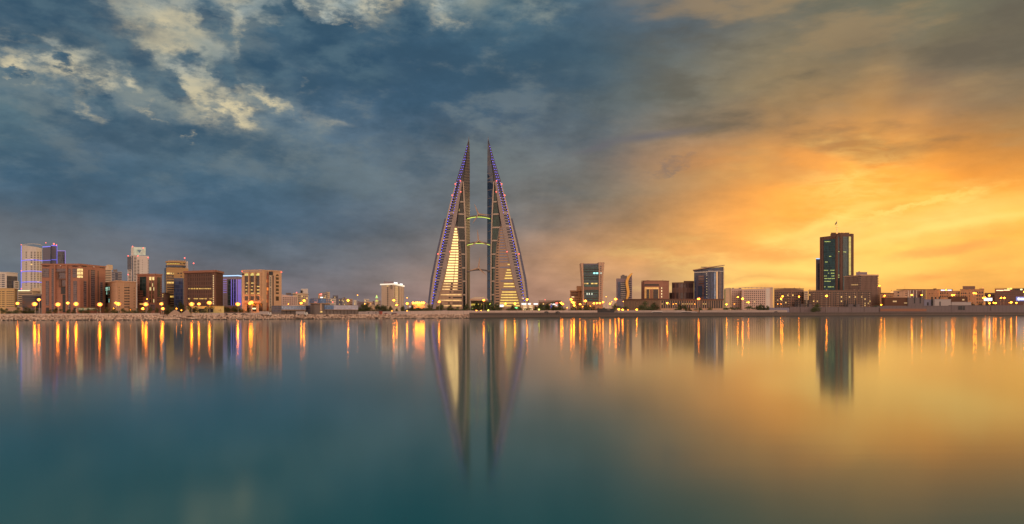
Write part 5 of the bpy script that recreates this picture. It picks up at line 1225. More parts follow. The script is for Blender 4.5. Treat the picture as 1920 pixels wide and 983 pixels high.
b.grid(0, 1761.6, 1778, 4, 547, 559, 2, .55, .5, 'dark'); b.grid(0, 1792, 1799.6, 2, 547, 559, 2, .6, .5, 'dark'); b.done()
b = Bld('apartment_building', 'orange-lit apartments carrying a large flat dark box on the roof', [(1800.4, 1150), (1845, 1155)], 542.8, M['r_tan'])
b.box(1805, 1828.4, 536.6, 1156, M['apt'], 'roof_box', 14); b.grid(0, 1800.6, 1812.4, 3, 547.5, 558.5, 2, .6, .5, 'dark'); b.grid(0, 1816.6, 1819, 1, 547, 570, 4, .6, .5, 'dark'); b.grid(0, 1830, 1844, 3, 545.6, 570, 4, .5, .45, 'dark', .08); b.box(1836, 1845, 541.2, 1158, M['r_tan']); b.beacon(1843, 540.2, 1158, .4); b.parapet(.6); b.done()
b = Bld('annex_block', 'low dark annex between the box-roofed apartments and the mall', [(1846, 1200), (1866, 1200)], 549.4, M['dbrown']); b.grid(0, 1848, 1864, 5, 551.5, 575, 4, .5, .4, 'dark', .1); b.done()
b = Bld('mall_building', 'brown mall with yellow and white lit roof signs and a blue-edged glowing sign', [(1865.4, 1150), (1901.6, 1148), (1990, 1150)], 541.6, M['mallst'], hi=1, tops=[542, 541.4, 540.8], depth=30)
b.p('sign_back', M['carred'], 0, 1866, 1895, 542.2, 546.8, .4); b.p('sign', M['lime_w'], 0, 1867.6, 1881, 544, 545.6, .8, 'pale lit sign strip'); b.p('sign', M['lime_w'], 0, 1882, 1893, 543.4, 545, .8, 'pale lit sign strip')
b.p('sign', M['yel_s'], 0, 1888.6, 1890.4, 540.4, 542.8, 1.0, 'yellow sign letter'); b.p('sign', M['red_l'], 0, 1890.8, 1892.4, 540.4, 542.6, 1.0); b.p('sign', M['yel_s'], 0, 1892.8, 1897, 540.2, 542.8, 1.0, 'yellow sign letter')
b.p('sign', M['lime_w'], 1, 1913, 1916.4, 541.8, 544.2, .8); b.p('window', M['dark'], 1, 1903, 1910, 541.8, 544.4, .3)
b.p('sign', M['blue_s'], 1, 1905, 1932, 556.8, 564.6, .8, 'blue sign border'); 
f = b.f[1]; u0 = f.u(1909.5); z = ZA(560.7, 1148)
dia = [(u0-2.6, z), (u0, z-2.4), (u0+2.6, z), (u0, z+2.4)]
part(MB().loft([[(*f.pt(u, 1.2), q_) for u, q_ in dia], [(*f.pt(u, .8), q_) for u, q_ in dia]]), 'sign_logo', M['white_l'], b.t, 'white diamond mark')
for i in range(5): b.p('sign_letter', M['white_l'], 1, 1912.6+i*3.4, 1915.2+i*3.4, 558.8, 562.8, 1.2)
b.parapet(.5, .3); b.done()
b = Bld('billboard', 'large white glowing billboard among the lamps left of the mall', [(1844.6, 1120), (1860.6, 1120)], 558.6, M['dark'], depth=2, cat='billboard', base=ZA(564.8, 1120), body='panel')
b.p('screen', M['white_l'], 0, 1844.8, 1860.4, 558.8, 564.4, .3)
for px in (1848, 1857): part(MB().tube((*XY(px, 1121), GZ), (*XY(px, 1121), ZA(564.8, 1120)), .3), 'post', M['lampmetal'], b.t)
b.done()
# ================================================================ ground, shore, quay
def spx(a, b, n): return [a+(b-a)*i/n for i in range(n+1)]
mb = MB(); ring = []
cols = spx(-700, 2500, 80)
vs = []
for px in cols:
    Y = interp(SH, px)+13; vs.append((*XY(px, Y), GZ))
far_ = [(x*9000/y if False else (c-960)/F*9000, 9000, GZ) for c, (x, y, z) in zip(cols, vs)]
n = len(cols); mb.add(vs+far_, [(i, i+1, n+i+1, n+i) for i in range(n-1)])
mb.add([(vs[0][0]-6000, vs[0][1], GZ), vs[0], far_[0], (far_[0][0]-6000, 9000, GZ)], [(0, 1, 2, 3)])
mb.add([vs[-1], (vs[-1][0]+6000, vs[-1][1], GZ), (far_[-1][0]+6000, 9000, GZ), far_[-1]], [(0, 1, 2, 3)])
struct(mb, 'ground', M['ground'])
# rocky breakwater, left: a lumpy slope dressed with boulders
def slope(x0, x1, zt, width, mat, name, amp=.5, n=260):
    mb = MB(); K = 7; vs = []
    for i, px in enumerate(spx(x0, x1, n)):
        Y = interp(SH, px)
        for k in range(K):
            f_ = k/(K-1); z = -1.2+(zt+1.2)*min(1, f_*1.25); y = Y-1+width*f_
            vs.append((XY(px, y)[0], y+random.uniform(-amp, amp), z+(random.uniform(-amp, amp) if 0 < k else 0)))
    for i in range(n):
        for k in range(K-1): a = i*K+k; mb.add([], []); mb.f.append((a, a+K, a+K+1, a+1)); mb.mi.append(0)
    mb.v = vs
    return mb
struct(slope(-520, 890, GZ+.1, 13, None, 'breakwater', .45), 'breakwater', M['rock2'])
def rock_field(x0, x1, n, zt, width, wet=False, r=(.35, .95)):
    mb = MB()
    for _ in range(n):
        px = random.uniform(x0, x1); f_ = random.random()
        if wet: f_ *= .12
        Y = interp(SH, px)-1.2+width*f_; z = -.2+(zt+.2)*min(1, f_*1.25)
        s = random.uniform(*r); x = XY(px, Y)[0]
        q = [(x+s*random.uniform(.6, 1.1)*a, Y+s*random.uniform(.6, 1.1)*c, z+s*random.uniform(.5, .9)*d) for a, c, d in ((1, 0, 0), (.4, .9, .1), (-.8, .5, 0), (-.7, -.7, .05), (.5, -.9, 0), (0.1, 0, 1), (-.3, .2, .8), (0, 0, -.8))]
        mb.cur = random.choice((0, 0, 1, 2)) if not wet else 0
        mb.add(q, [(0, 1, 5), (1, 6, 5), (1, 2, 6), (2, 3, 6), (3, 5, 6), (3, 4, 5), (4, 0, 5), (1, 0, 7), (2, 1, 7), (3, 2, 7), (4, 3, 7), (0, 4, 7)])
    return mb
struct(rock_field(-60, 885, 6500, GZ+.15, 12.5, r=(.4, 1.0)), 'breakwater_rocks', [M['rock'], M['rock2'], M['rock3']], 'stuff')
struct(rock_field(-60, 885, 2600, 3, 13, True, (.5, .9)), 'wet_rocks', M['wetrock'], 'stuff')
# stone quay, right
mb = MB()
def strip(mb, x0, x1, prof, n=60):
    """prof: list of (dy, z); swept along the shoreline"""
    K = len(prof); o = len(mb.v); xs = spx(x0, x1, n)
    for px in xs:
        Y = interp(SH, px)
        for dy, z in prof: mb.v.append((XY(px, Y+dy)[0], Y+dy, z))
    for i in range(n):
        for k in range(K-1): a = o+i*K+k; mb.f.append((a, a+K, a+K+1, a+1)); mb.mi.append(mb.cur)
        a = o+i*K; mb.f.append((a+K-1, a+2*K-1, a+K, a)); mb.mi.append(mb.cur)
    mb.f.append(tuple(o+k for k in range(K))); mb.mi.append(mb.cur); mb.f.append(tuple(o+n*K+k for k in range(K-1, -1, -1))); mb.mi.append(mb.cur)
    return mb
def wallthing(name, label, cat, mb, mat, px, Y, z=0):
    return single(mb, name, mat, label, cat, (*XY(px, Y), z))
t = thing('quay_wall', 'long stone-block quay wall along the water under and right of the sail towers', 'wall', (*XY(1200, 820), 0))
part(strip(MB(), 880, 2400, [(-1.5, -1), (-.6, .9), (.4, .9), (1.2, 4.6), (8, 4.6), (13.5, 2.9)]), 'wall_face', M['quay'], t)
part(strip(MB(), 880, 2400, [(-1.8, -1), (-1.2, .8), (-.3, .8), (-.3, -1)]), 'toe', M['wetrock'], t)
part(strip(MB(), 880, 2400, [(.9, 4.62), (.9, 4.9), (2.4, 4.9), (2.4, 4.62)]), 'coping', M['conc'], t)
# drain openings along the quay (dark squares)
dr = MB()
for i in range(240):
    px = 890+i*4.25 if i < 130 else 1442+(i-130)*4.4; Y = interp(SH, px)
    dr.box(XY(px, Y)[0]-.45, XY(px, Y)[0]+.45, Y+.55, Y+1.4, 2.9, 3.7)
part(dr, 'opening', M['chim'], t, kind='stuff')
# white hoarding behind the shore
FT = [(-60, 588.9), (0, 588.7), (290, 587.4), (480, 586.6), (670, 584.6), (830, 582.8), (1000, 582.4), (1450, 581.6)]
def fence(name, label, x0, x1, off, zb, mat, dpy=0, n=24, th=.25, cat='fence', posts=True, ht=None):
    t = thing(name, label, cat, (*XY((x0+x1)/2, interp(SH, (x0+x1)/2)+off), zb), 'hoardings behind the shore' if cat == 'fence' else None)
    mb = MB(); xs = spx(x0, x1, n); vs = []
    for px in xs:
        Y = interp(SH, px)+off; z = ZA(interp(FT, px)+dpy, Y) if ht is None else zb+ht
        vs += [(*XY(px, Y), zb), (*XY(px, Y), z), (XY(px, Y)[0], Y+th, z), (XY(px, Y)[0], Y+th, zb)]
    mb.v = vs
    for i in range(n):
        for k in range(4): a = i*4; mb.f.append((a+k, a+4+k, a+4+(k+1) % 4, a+(k+1) % 4)); mb.mi.append(0)
    mb.f += [(0, 1, 2, 3), (n*4, n*4+1, n*4+2, n*4+3)]; mb.mi += [0, 0]
    part(mb, 'panel', mat, t)
    if posts:
        for k in range(max(2, int((x1-x0)/14))):
            px = x0+(x1-x0)*(k+.5)/max(2, int((x1-x0)/14)); Y = interp(SH, px)+off; z = ZA(interp(FT, px)+dpy, Y) if ht is None else zb+ht
            x = XY(px, Y)[0]; part(MB().box(x-.15, x+.15, Y-.2, Y-.02, zb, z+.15), 'post', M['lampmetal'], t)
    return t
fence('hoarding', 'low pinkish hoarding behind the rocks in front of the granite office, far left', -50, 300, 22, GZ, M['hoard'])
fence('hoarding', 'low white hoarding behind the rocks below the arched bank', 360, 505, 24, GZ, M['hoard'])
fence('hoarding', 'white hoarding with coloured containers below the floodlit hotel', 672, 762, 26, GZ, M['contw'])
fence('hoarding', 'pale hoarding running under both sail towers and past the palm villa', 762, 1120, 28, GZ, M['hoard'])
fence('hoarding', 'pale hoarding in front of the arcaded civic building', 1158, 1285, 30, GZ, M['kerbwhite'])
fence('hoarding', 'pale low fence with parked vehicles below the white grid office', 1312, 1476, 28, GZ, M['kerbwhite'])
# sand heaps and dark gap
for px, w_, h_, Y, lb in ((328, 26, 7.2, 572, 'left of two brown sand heaps behind the rocks below the round-topped tower'), (350, 20, 7.0, 566, 'right of two brown sand heaps behind the rocks, beside the lime-lit wall')):
    mb = MB(); cx, cy_ = XY(px, Y); W_ = w_/F*Y; N_, K_ = 20, 6; vs = [(cx, cy_, GZ-.3+h_*.62)]
    for k in range(1, K_+1):
        for i in range(N_):
            a = 2*math.pi*i/N_; r = k/K_; rr = W_*.62*r*(1+.12*math.sin(3*a+px)); vs.append((cx+rr*math.cos(a), cy_+rr*.5*math.sin(a), GZ-.3+h_*.62*(1-r**1.25)+random.uniform(-.15, .15)))
    fs = [(0, 1+i, 1+(i+1) % N_) for i in range(N_)]
    for k in range(K_-1):
        for i in range(N_): a = 1+k*N_; fs.append((a+i, a+N_+i, a+N_+(i+1) % N_, a+(i+1) % N_))
    mb.add(vs, fs); single(mb, 'sand_heap', M['sandm'], lb, 'sand heap', (cx, cy_, GZ))
# dark hull-like barge shed on quay, harbour walls on the right
def boxthing(name, label, cat, x0, x1, yt, Y, mat, depth=6, base=GZ, group=None, parts=()):
    a, c = XY(x0, Y), XY(x1, Y)
    t = thing(name, label, cat, ((a[0]+c[0])/2, Y, base), group)
    part(MB().prism([a, c, (c[0], Y+depth), (a[0], Y+depth)], base, ZA(yt, Y)), 'body', mat, t)
    part(MB().prism([(a[0]-.2, Y-.2), (c[0]+.2, Y-.2), (c[0]+.2, Y+depth+.2), (a[0]-.2, Y+depth+.2)], ZA(yt, Y)+.004, ZA(yt, Y)+.35), 'coping', mat, t)
    for nm, p0, p1, q0, q1, m_ in parts:
        b0, b1 = XY(p0, Y), XY(p1, Y); part(MB().box(b0[0], b1[0], Y-.35, Y+.3, ZA(q1, Y), ZA(q0, Y)), nm, m_, t)
    return t
boxthing('work_barge', 'long dark steel shed on the quay in front of the flared tower', 'shed', 1120, 1152, 579.4, 835, M['chim'], parts=[('door', 1126, 1129, 580.5, 584.5, M['dark']), ('hatch', 1138, 1144, 580.2, 582, M['roofm'])])
boxthing('harbour_wall', 'long plain grey harbour wall below the brown apartment rows', 'wall', 1481, 1648, 575.8, 1072, M['conc'], base=4.0, parts=[('joint', p, p+.5, 576, 586, M['quay']) for p in (1500, 1524, 1548, 1572, 1596, 1620)])
boxthing('harbour_wall', 'grey harbour wall with a brick-red timber strip at its foot', 'wall', 1649, 1783, 574, 1076, M['conc'], base=4.0, parts=[('timber_strip', 1650, 1737, 579, 584, M['brown2']), ('opening', 1645, 1647.5, 579, 583, M['dark'])])
boxthing('harbour_wall', 'grey harbour wall at the right edge below the street lamps and mall', 'wall', 1783.5, 1990, 573, 1078, M['conc'], base=4.0, parts=[('gate', 1797, 1804.6, 574, 581, M['dark']), ('gate', 1806, 1808.6, 574, 581.4, M['dark']), ('joint', 1856.4, 1857, 573.4, 583, M['quay'])])
boxthing('low_wall', 'short stepped blue-grey wall at the left end of the harbour wall', 'wall', 1428, 1480, 577.6, 1035, M['warehouse'], base=3.6)
boxthing('terrace_block', 'low grey terrace block with dark chimneys left of the long apartment row', 'building', 1491, 1522, 570.6, 1082, M['conc'], parts=[('vent_slot', 1496, 1498, 571.5, 574, M['dark'])])
boxthing('terrace_block', 'second low grey block with dark chimneys below the ribbed building', 'building', 1590, 1612, 571, 1082, M['conc'], parts=[('vent_slot', 1600, 1602, 572, 574, M['dark'])])
boxthing('screen_house', 'long dark brown slatted screen house reflecting an amber lamp', 'building', 1659, 1702, 558.6, 1090, M['screenb'], depth=10, parts=[('light', 1674, 1681, 564, 566.6, M['warmgl']), ('light', 1695, 1700.6, 567.6, 569.2, M['warmgl'])])  # amber lamp reflections on the screen, put in as glowing slabs
boxthing('silo_block', 'pale concrete silo block with dark vertical slots beside the brown screen house', 'building', 1702.5, 1732, 558.6, 1088, M['conc'], depth=10, parts=[('slot', 1713.6, 1715.6, 557.5, 569, M['dark']), ('slot', 1724.6, 1726.6, 557.5, 569, M['dark'])])
boxthing('warehouse', 'blue-grey sheet warehouse between the silo block and the white container stack', 'warehouse', 1732.5, 1753, 562, 1090, M['warehouse'], depth=10, parts=[('door', 1738, 1741, 567, 573, M['dark'])])
boxthing('container_stack', 'white panelled block with one dark slot on the harbour wall', 'container', 1752.5, 1783, 561.6, 1084, M['contw'], depth=8, parts=[('slot', 1761.6, 1763.4, 565.6, 573.4, M['dark'])])
boxthing('screen_house', 'dark brown screen house with a single amber light right of the white panelled block', 'building', 1783.5, 1814, 557, 1094, M['screenb'], depth=8, parts=[('light', 1804, 1808, 561, 563.6, M['warmgl'])])
boxthing('container_stack', 'low pale wall block in front of the dark screen house by the harbour gates', 'container', 1784, 1821, 566.8, 1086, M['contw'], depth=4, parts=[('slot', 1812.6, 1814, 556.4, 567, M['dark'])])
for k, (px, y0, y1, lb) in enumerate(((1491.6, 563.4, 571, 'first from the left of the dark chimneys left of the long apartment row'), (1495.6, 563.4, 571, 'second of the dark chimneys left of the long apartment row'), (1500.6, 564, 571, 'third of the dark chimneys left of the long apartment row'),
        (1509.4, 563, 574, 'fourth dark chimney, beside the grey terrace block'), (1515.6, 563, 574, 'rightmost dark chimney beside the grey terrace block'), (1584.6, 564, 573, 'leftmost dark chimney below the ribbed building'), (1589, 564, 573, 'middle dark chimney below the ribbed building'), (1604, 564, 573, 'rightmost dark chimney below the ribbed building'),
        (1747.6, 557.5, 562, 'squat dark vent on the blue-grey warehouse'), (1754.4, 557.6, 562, 'squat dark vent at the left end of the white panelled block'), (1761.4, 557, 562, 'squat dark vent on the white panelled block'))):
    Y = 1080 if k < 8 else 1089; x = XY(px, Y)[0]; t = thing('chimney', lb, 'chimney', (x, Y, GZ), 'dark chimneys on the harbour')
    part(MB().box(x-.75, x+.75, Y-.7, Y+.7, GZ, ZA(y0, Y)), 'shaft', M['chim'], t); part(MB().box(x-.95, x+.95, Y-.9, Y+.9, ZA(y0, Y)+.003, ZA(y0, Y)+.4), 'cap', M['chim'], t)
boxthing('container', 'white site cabin at the left end of the hoarding below the floodlit hotel', 'container', 686, 699, 584.6, 655, M['contw'], depth=3, parts=[('window', 690, 692, 586, 587.6, M['dark'])])
boxthing('container', 'red shipping container in the hoarding below the floodlit hotel', 'container', 711, 716, 584.9, 656, M['contr'], depth=3, parts=[('door', 712, 713, 586, 589, M['roofm'])])
boxthing('container', 'second white site cabin, right of the first and left of the red container', 'container', 700.5, 709.5, 584.8, 655, M['contw'], depth=3, parts=[('window', 704, 706, 586, 587.6, M['dark'])])
# green motorway sign on a gantry
Y = 586; x0, x1 = XY(146.5, Y)[0], XY(178.5, Y)[0]
t = thing('road_sign', 'wide green road sign with white writing on an arched gantry below the granite office', 'sign', (x0, Y, GZ))
part(MB().box(x0, x1, Y-.12, Y, ZA(582.2, Y), ZA(577.2, Y)), 'sign_panel', M['signgreen'], t)
mb = MB()
for k in range(16):
    xa = x0+.4+k*.74; 
    if k in (4, 9): continue
    mb.box(xa, xa+random.uniform(.35, .6), Y-.2, Y-.121, ZA(579.4, Y), ZA(578.2, Y)+random.uniform(-.1, .1)); mb.box(xa, xa+random.uniform(.3, .6), Y-.2, Y-.121, ZA(581.4, Y), ZA(580.5, Y))
part(mb, 'lettering', M['carwhite'], t)
for x in (x0-1.6, x1+1.6): part(MB().tube((x, Y, GZ), (x, Y, ZA(580, Y)), .2, .18), 'post', M['lampmetal'], t); part(MB().tube((x, Y, ZA(580, Y)), (x0+1 if x < x0 else x1-1, Y, ZA(577.6, Y)), .18, .14), 'arm', M['lampmetal'], t)

# ================================================================ vehicles
def car_proto(kind):
    L, W_, H = {'car': (4.4, 1.8, 1.45), 'truck': (8.5, 2.4, 3.0), 'bus': (11, 2.5, 3.0)}[kind]
    t = thing({'car': 'parked_car', 'truck': 'parked_truck', 'bus': 'parked_bus'}[kind], '', {'car': 'car', 'truck': 'truck', 'bus': 'bus'}[kind], (0, 0, 0))
    mb = MB()
    if kind == 'car':
        mb.loft([[(-L/2, y, .35), (L/2, y, .35), (L/2, y, .75), (L*.28, y, .9), (L*.14, y, H), (-L*.22, y, H), (-L*.38, y, .95), (-L/2, y, .9)] for y in (-W_/2, W_/2)])
        part(mb, 'body', M['carwhite'], t); part(MB().loft([[(L*.25, y, .92), (L*.135, y, H-.08), (-L*.21, y, H-.08), (-L*.35, y, .95)] for y in (-W_/2-.01, W_/2+.01)]), 'window', M['dark'], t)
    else:
        ch = L*.24 if kind == 'truck' else 0
        if kind == 'truck':
            part(MB().box(-L/2, L/2-ch-.25, -W_/2, W_/2, .9, H), 'cargo_box', M['contw'], t)
            part(MB().loft([[(L/2-ch, y, .5), (L/2, y, .5), (L/2, y, 1.5), (L/2-.4, y, 2.5), (L/2-ch, y, 2.5)] for y in (-W_/2, W_/2)]), 'cab', M['carwhite'], t)
            part(MB().box(L/2-ch*.7, L/2-.45, -W_/2-.02, W_/2+.02, 1.5, 2.2), 'window', M['dark'], t)
        else:
            part(MB().box(-L/2, L/2, -W_/2, W_/2, .5, H), 'body', M['carwhite'], t); part(MB().box(-L/2+.4, L/2-.3, -W_/2-.02, W_/2+.02, 1.5, 2.4), 'window', M['dark'], t)
    for x in (-L*.3, L*.3):
        for y in (-W_/2+.1, W_/2-.1): part(MB().tube((x, y-.12, .4), (x, y+.12, .4), .4, .4, 10), 'wheel', M['tyre'], t)
    return t
protos = {}
def vehicle(kind, px, Y, label, mat=None, z=GZ):
    pos = (*XY(px, Y), z)
    if kind not in protos: t = car_proto(kind); protos[kind] = t; t.location = pos; t['label'] = label
    else: t = copytree(protos[kind], pos, label)
    t['group'] = 'vehicles parked behind the shore'
    if mat:
        for ch in t.children:
            if ch.name.split('.')[0] == 'body': ch.data = ch.data.copy(); ch.data.materials[0] = M[mat]
    return t
vehicle('truck', 497.5, 600, 'white tanker truck parked below the vertical sign of the arched bank')
vehicle('car', 425, 596, 'dark car parked left of the arched bank behind the rocks', 'cardark'); vehicle('car', 441, 598, 'second dark car, just left of the arched bank hoarding lamp', 'cardark'); vehicle('car', 458, 600, 'dark car below the left corner of the arched bank', 'cardark')
vehicle('car', 560, 620, 'white car parked under the long glass hall', None); vehicle('truck', 566, 606, 'white truck at the right end of the long glass hall')
vehicle('bus', 1232, 858, 'white bus parked left of the arcade behind the pale hoarding'); vehicle('truck', 1272, 890, 'first white truck from the left in front of the arcade'); vehicle('bus', 1287, 892, 'white bus between two white trucks in front of the arcade'); vehicle('truck', 1301, 895, 'white truck nearest the big lamp in front of the arcade')
vehicle('car', 1255, 880, 'dark car between the bus and the trucks in front of the arcade', 'cardark'); vehicle('car', 1340, 920, 'white car parked below the right end of the arcade')
vehicle('car', 724, 662, 'red car right of the red container below the floodlit hotel', 'carred'); vehicle('car', 742, 664, 'dark red car under the right end of the floodlit hotel', 'carred'); vehicle('car', 738, 668, 'dark car between the two red cars below the floodlit hotel', 'cardark')
vehicle('car', 1024.5, 752, 'white car parked on the quay below the palm villa', None, 4.62); vehicle('car', 1046, 760, 'dark car parked on the quay below the white shop signs', 'cardark', 4.62); vehicle('car', 1455, 985, 'white car on the quay left of the harbour wall', None, 4.62)

# ================================================================ street lamps
LM = [(-200, 'left of the frame'), (0, 'before the yellow office block'), (36, 'before the dark banded office'), (78, 'before the granite office'), (196, 'before the blank tan office'), (256, 'before the brown dark-glass office'), (308, 'before the round-topped tower'), (345, 'before the dark grid office'),
      (420, 'before the violet-lit office'), (454, 'before the arched bank'), (530, 'before the low pinkish hotel'), (600, 'behind the glass halls'), (700, 'before the floodlit hotel'), (758, 'before the curved car park'), (800, 'before the left sail tower'), (884, 'before the round pavilion'),
      (916, 'before the right sail tower'), (1000, 'before the palm villa'), (1062, 'around the stepped block'), (1094, 'before the flared glass tower'), (1134, 'right of the flared tower'), (1150, 'before the golden-fin tower'), (1190, 'before the fluted wall'), (1240, 'before the arcade'),
      (1357, 'before the pillar block'), (1390, 'before the white grid office'), (1451, 'before the first brown apartments'), (1516, 'before the long apartment row'), (1607, 'before the ribbed building'), (1650, 'before the mosque dome'), (1675, 'before the white-piered block'), (1737, 'before the sign-topped apartments'), (1800, 'before the box-roofed apartments'), (1846, 'left of the mall'), (1866, 'before the mall')]
def landmark(px):
    o = LM[0][1]
    for a, s in LM:
        if px >= a: o = s
    return o
# (column, row, distance behind shore, size)   size: b big, m middle, s small distant
LP = [(33.8,569,45,'m'),(66,570.3,40,'b'),(73.8,562,70,'m'),(109.5,571,40,'b'),(128,568.4,70,'m'),(143.5,570,42,'b'),(188,571,42,'b'),(218.5,568.3,60,'m'),(222.6,570,42,'b'),(214.2,578.4,50,'s'),(245.6,581.2,45,'s'),(274,570.6,42,'b'),(276.4,561,90,'s'),
 (268.8,579,60,'m'),(303.2,570,48,'m'),(306,579,50,'m'),(331.6,579,55,'s'),(340.6,582,50,'s'),(360,570.3,42,'b'),(373.7,570.2,60,'m'),(393.2,568,42,'b'),(446.5,570.4,48,'b'),(469,569,40,'m'),(472,567.3,40,'b'),(496,570.2,48,'m'),(510.5,570,50,'m'),(513.6,569.6,50,'m'),
 (541,570.3,120,'s'),(565,568.6,70,'m'),(570.4,564,75,'m'),(653,563.4,60,'m'),(670.6,553.8,160,'s'),(684,570,90,'s'),(738.6,563.2,60,'m'),(744,572,110,'m'),(763.6,569.2,60,'m'),(763.4,583,45,'s'),(735,583.4,45,'s'),(763.4,558.4,160,'s'),
 (823.6,566.1,50,'m'),(907.2,563.1,55,'m'),(918.8,570.4,60,'l'),(893.5,582.6,50,'w'),(902,582.8,50,'w'),(915.6,582.2,50,'l'),(947.6,569.6,60,'m'),(965.5,569.4,60,'m'),(988.3,561.8,70,'m'),(1010.6,580.6,60,'l'),(1051.6,568,80,'m'),(1054.6,570.4,80,'b'),
 (1070.8,561.6,90,'b'),(1072.4,566.4,85,'m'),(1075.6,567.8,75,'b'),(1076.6,572.8,60,'m'),(1063.2,577,45,'s'),(1087.6,570.6,60,'m'),(1097.3,564.6,80,'b'),(1092.2,575,50,'s'),(1106.8,574.2,60,'s'),(1113.4,569,80,'m'),(1119.2,568.6,80,'m'),(1124.8,568.4,80,'m'),(1130.4,567,90,'m'),
 (1136.4,556.6,140,'s'),(1143.6,569.6,70,'m'),(1146.8,566.4,120,'s'),(1154.2,561,60,'b'),(1160,580.2,45,'m'),(1167.2,581,45,'m'),(1177.4,581.2,45,'s'),(1193.6,580.8,45,'m'),(1168.8,565.6,90,'s'),(1250.8,568.2,60,'m'),(1262.2,570.6,70,'s'),(1267.4,569.6,70,'s'),(1302.4,570.4,70,'s'),
 (1309.8,560.6,60,'b'),(1327.4,568,70,'m'),(1338.6,570.2,75,'s'),(1345.6,567.8,75,'s'),(1362,571,80,'m'),(1376.6,570.4,80,'s'),(1383.2,557.2,90,'m'),(1392.2,560.2,60,'b'),(1399.6,567.2,80,'s'),(1403,567,80,'m'),(1464,560.2,70,'m'),(1467,556,75,'m'),(1457.8,570.4,60,'s'),(1464.2,570.2,60,'s'),
 (1497.8,556.4,85,'m'),(1549.3,555.2,50,'b'),(1574.3,555.6,80,'m'),(1611.6,560.2,90,'m'),(1616,559.8,90,'m'),(1629.6,554,60,'m'),(1648.6,536.2,140,'m'),(1652.6,571.8,50,'b'),(1658.4,554.6,90,'m'),(1709.4,553.2,60,'b'),(1727.6,553.6,80,'m'),(1773.8,544.4,90,'m'),(1785,553.6,55,'b'),(1788.6,553.2,55,'m'),
 (1825.6,550,52,'b'),(1829.4,550.4,52,'m'),(1842.8,558.8,60,'m'),(1846.6,558.2,60,'m'),(1854.4,554.4,60,'b'),(1854.8,569,50,'m'),(1862.6,568.2,50,'m'),(1866.4,568.2,50,'m'),(1876.2,558.8,60,'m'),(1882.4,558.9,60,'b'),(1891.6,567.8,50,'s'),(1895.4,567.2,50,'b'),(1905.2,568,50,'m'),(1919.8,547.4,60,'m')]
SZ = {'b': 1.35, 'm': 1.0, 's': .55, 'l': .9, 'w': .8}
order = {}
LPs = sorted(LP)
cnt = {}
for q in LPs: cnt.setdefault(landmark(q[0]), []).append(q)
words = ['leftmost', 'second', 'third', 'fourth', 'fifth', 'sixth', 'seventh', 'eighth', 'ninth', 'tenth', 'eleventh', 'twelfth', 'thirteenth']
look = {'b': 'tall amber street lamp', 'm': 'amber street lamp', 's': 'small faint amber street lamp', 'l': 'lime-yellow street lamp', 'w': 'low warm globe lamp'}
for px, py, off, sz in LPs:
    g = cnt[landmark(px)]; k = g.index((px, py, off, sz)); s = SZ[sz]
    Y = interp(SH, px)+off; x = XY(px, Y)[0]; zt = ZA(py, Y)
    ordn = 'the only one' if len(g) == 1 else ('rightmost' if k == len(g)-1 else words[k]+(' from left' if k else ''))
    t = thing('street_lamp', f'{look[sz]} {landmark(px)}, {ordn} there', 'street lamp', (x, Y, GZ), 'street lamps along the shore road')
    part(MB().tube((x, Y, GZ), (x, Y, zt-.1), .22, .12, 6), 'pole', M['lampmetal'], t)
    hd = MB().loft([[(x+a*(.9*s+.35), Y-.45+c*(.6*s), zt+.25+dz) for a, c in ((-1, -1), (1, -1), (1, 1), (-1, 1))] for dz in (.35*s, .36*s+.22)])
    part(hd, 'lamp_head', M['lampmetal'], t)
    mname = {'l': 'lime_b', 'w': 'amber2', 's': 'amber2'}.get(sz, 'amber')
    part(MB().ball((x, Y-.62, zt), .66*s, .6*s, .46*s, 8, 4), 'lamp', M[mname], t)
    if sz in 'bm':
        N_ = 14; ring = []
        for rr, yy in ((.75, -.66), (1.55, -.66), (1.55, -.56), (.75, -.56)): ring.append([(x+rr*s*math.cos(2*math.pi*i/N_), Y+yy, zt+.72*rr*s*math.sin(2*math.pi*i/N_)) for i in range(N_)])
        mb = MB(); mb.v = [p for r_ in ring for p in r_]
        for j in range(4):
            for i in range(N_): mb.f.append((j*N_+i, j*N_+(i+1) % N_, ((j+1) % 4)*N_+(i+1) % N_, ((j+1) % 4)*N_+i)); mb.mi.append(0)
        part(mb, 'halo_ring', M['halo'], t)  # glowing ring added round the lamp to imitate its lens halo

# ================================================================ trees and palms
def leafcrown(R, H, n, zc, seed):
    rnd = random.Random(seed); mb = MB()
    cl = [(rnd.uniform(-.6, .6)*R, rnd.uniform(-.6, .6)*R, zc+rnd.uniform(-.5, .5)*H, rnd.uniform(.35, .6)) for _ in range(7)]
    for _ in range(n):
        c = rnd.choice(cl); th, ph = rnd.uniform(0, 6.28), rnd.uniform(-1, 1); r = c[3]*rnd.random()**.4
        p = Vector((c[0]+R*r*math.cos(th)*math.sqrt(1-ph*ph), c[1]+R*r*math.sin(th)*math.sqrt(1-ph*ph), c[2]+H*.8*r*ph))
        u = Vector((rnd.uniform(-1, 1), rnd.uniform(-1, 1), rnd.uniform(-1, 1))).normalized(); v = u.orthogonal().normalized(); s = rnd.uniform(.16, .36)
        mb.add([p-u*s, p-v*s*.6, p+u*s, p+v*s*.6], [(0, 1, 2, 3)])
    return mb
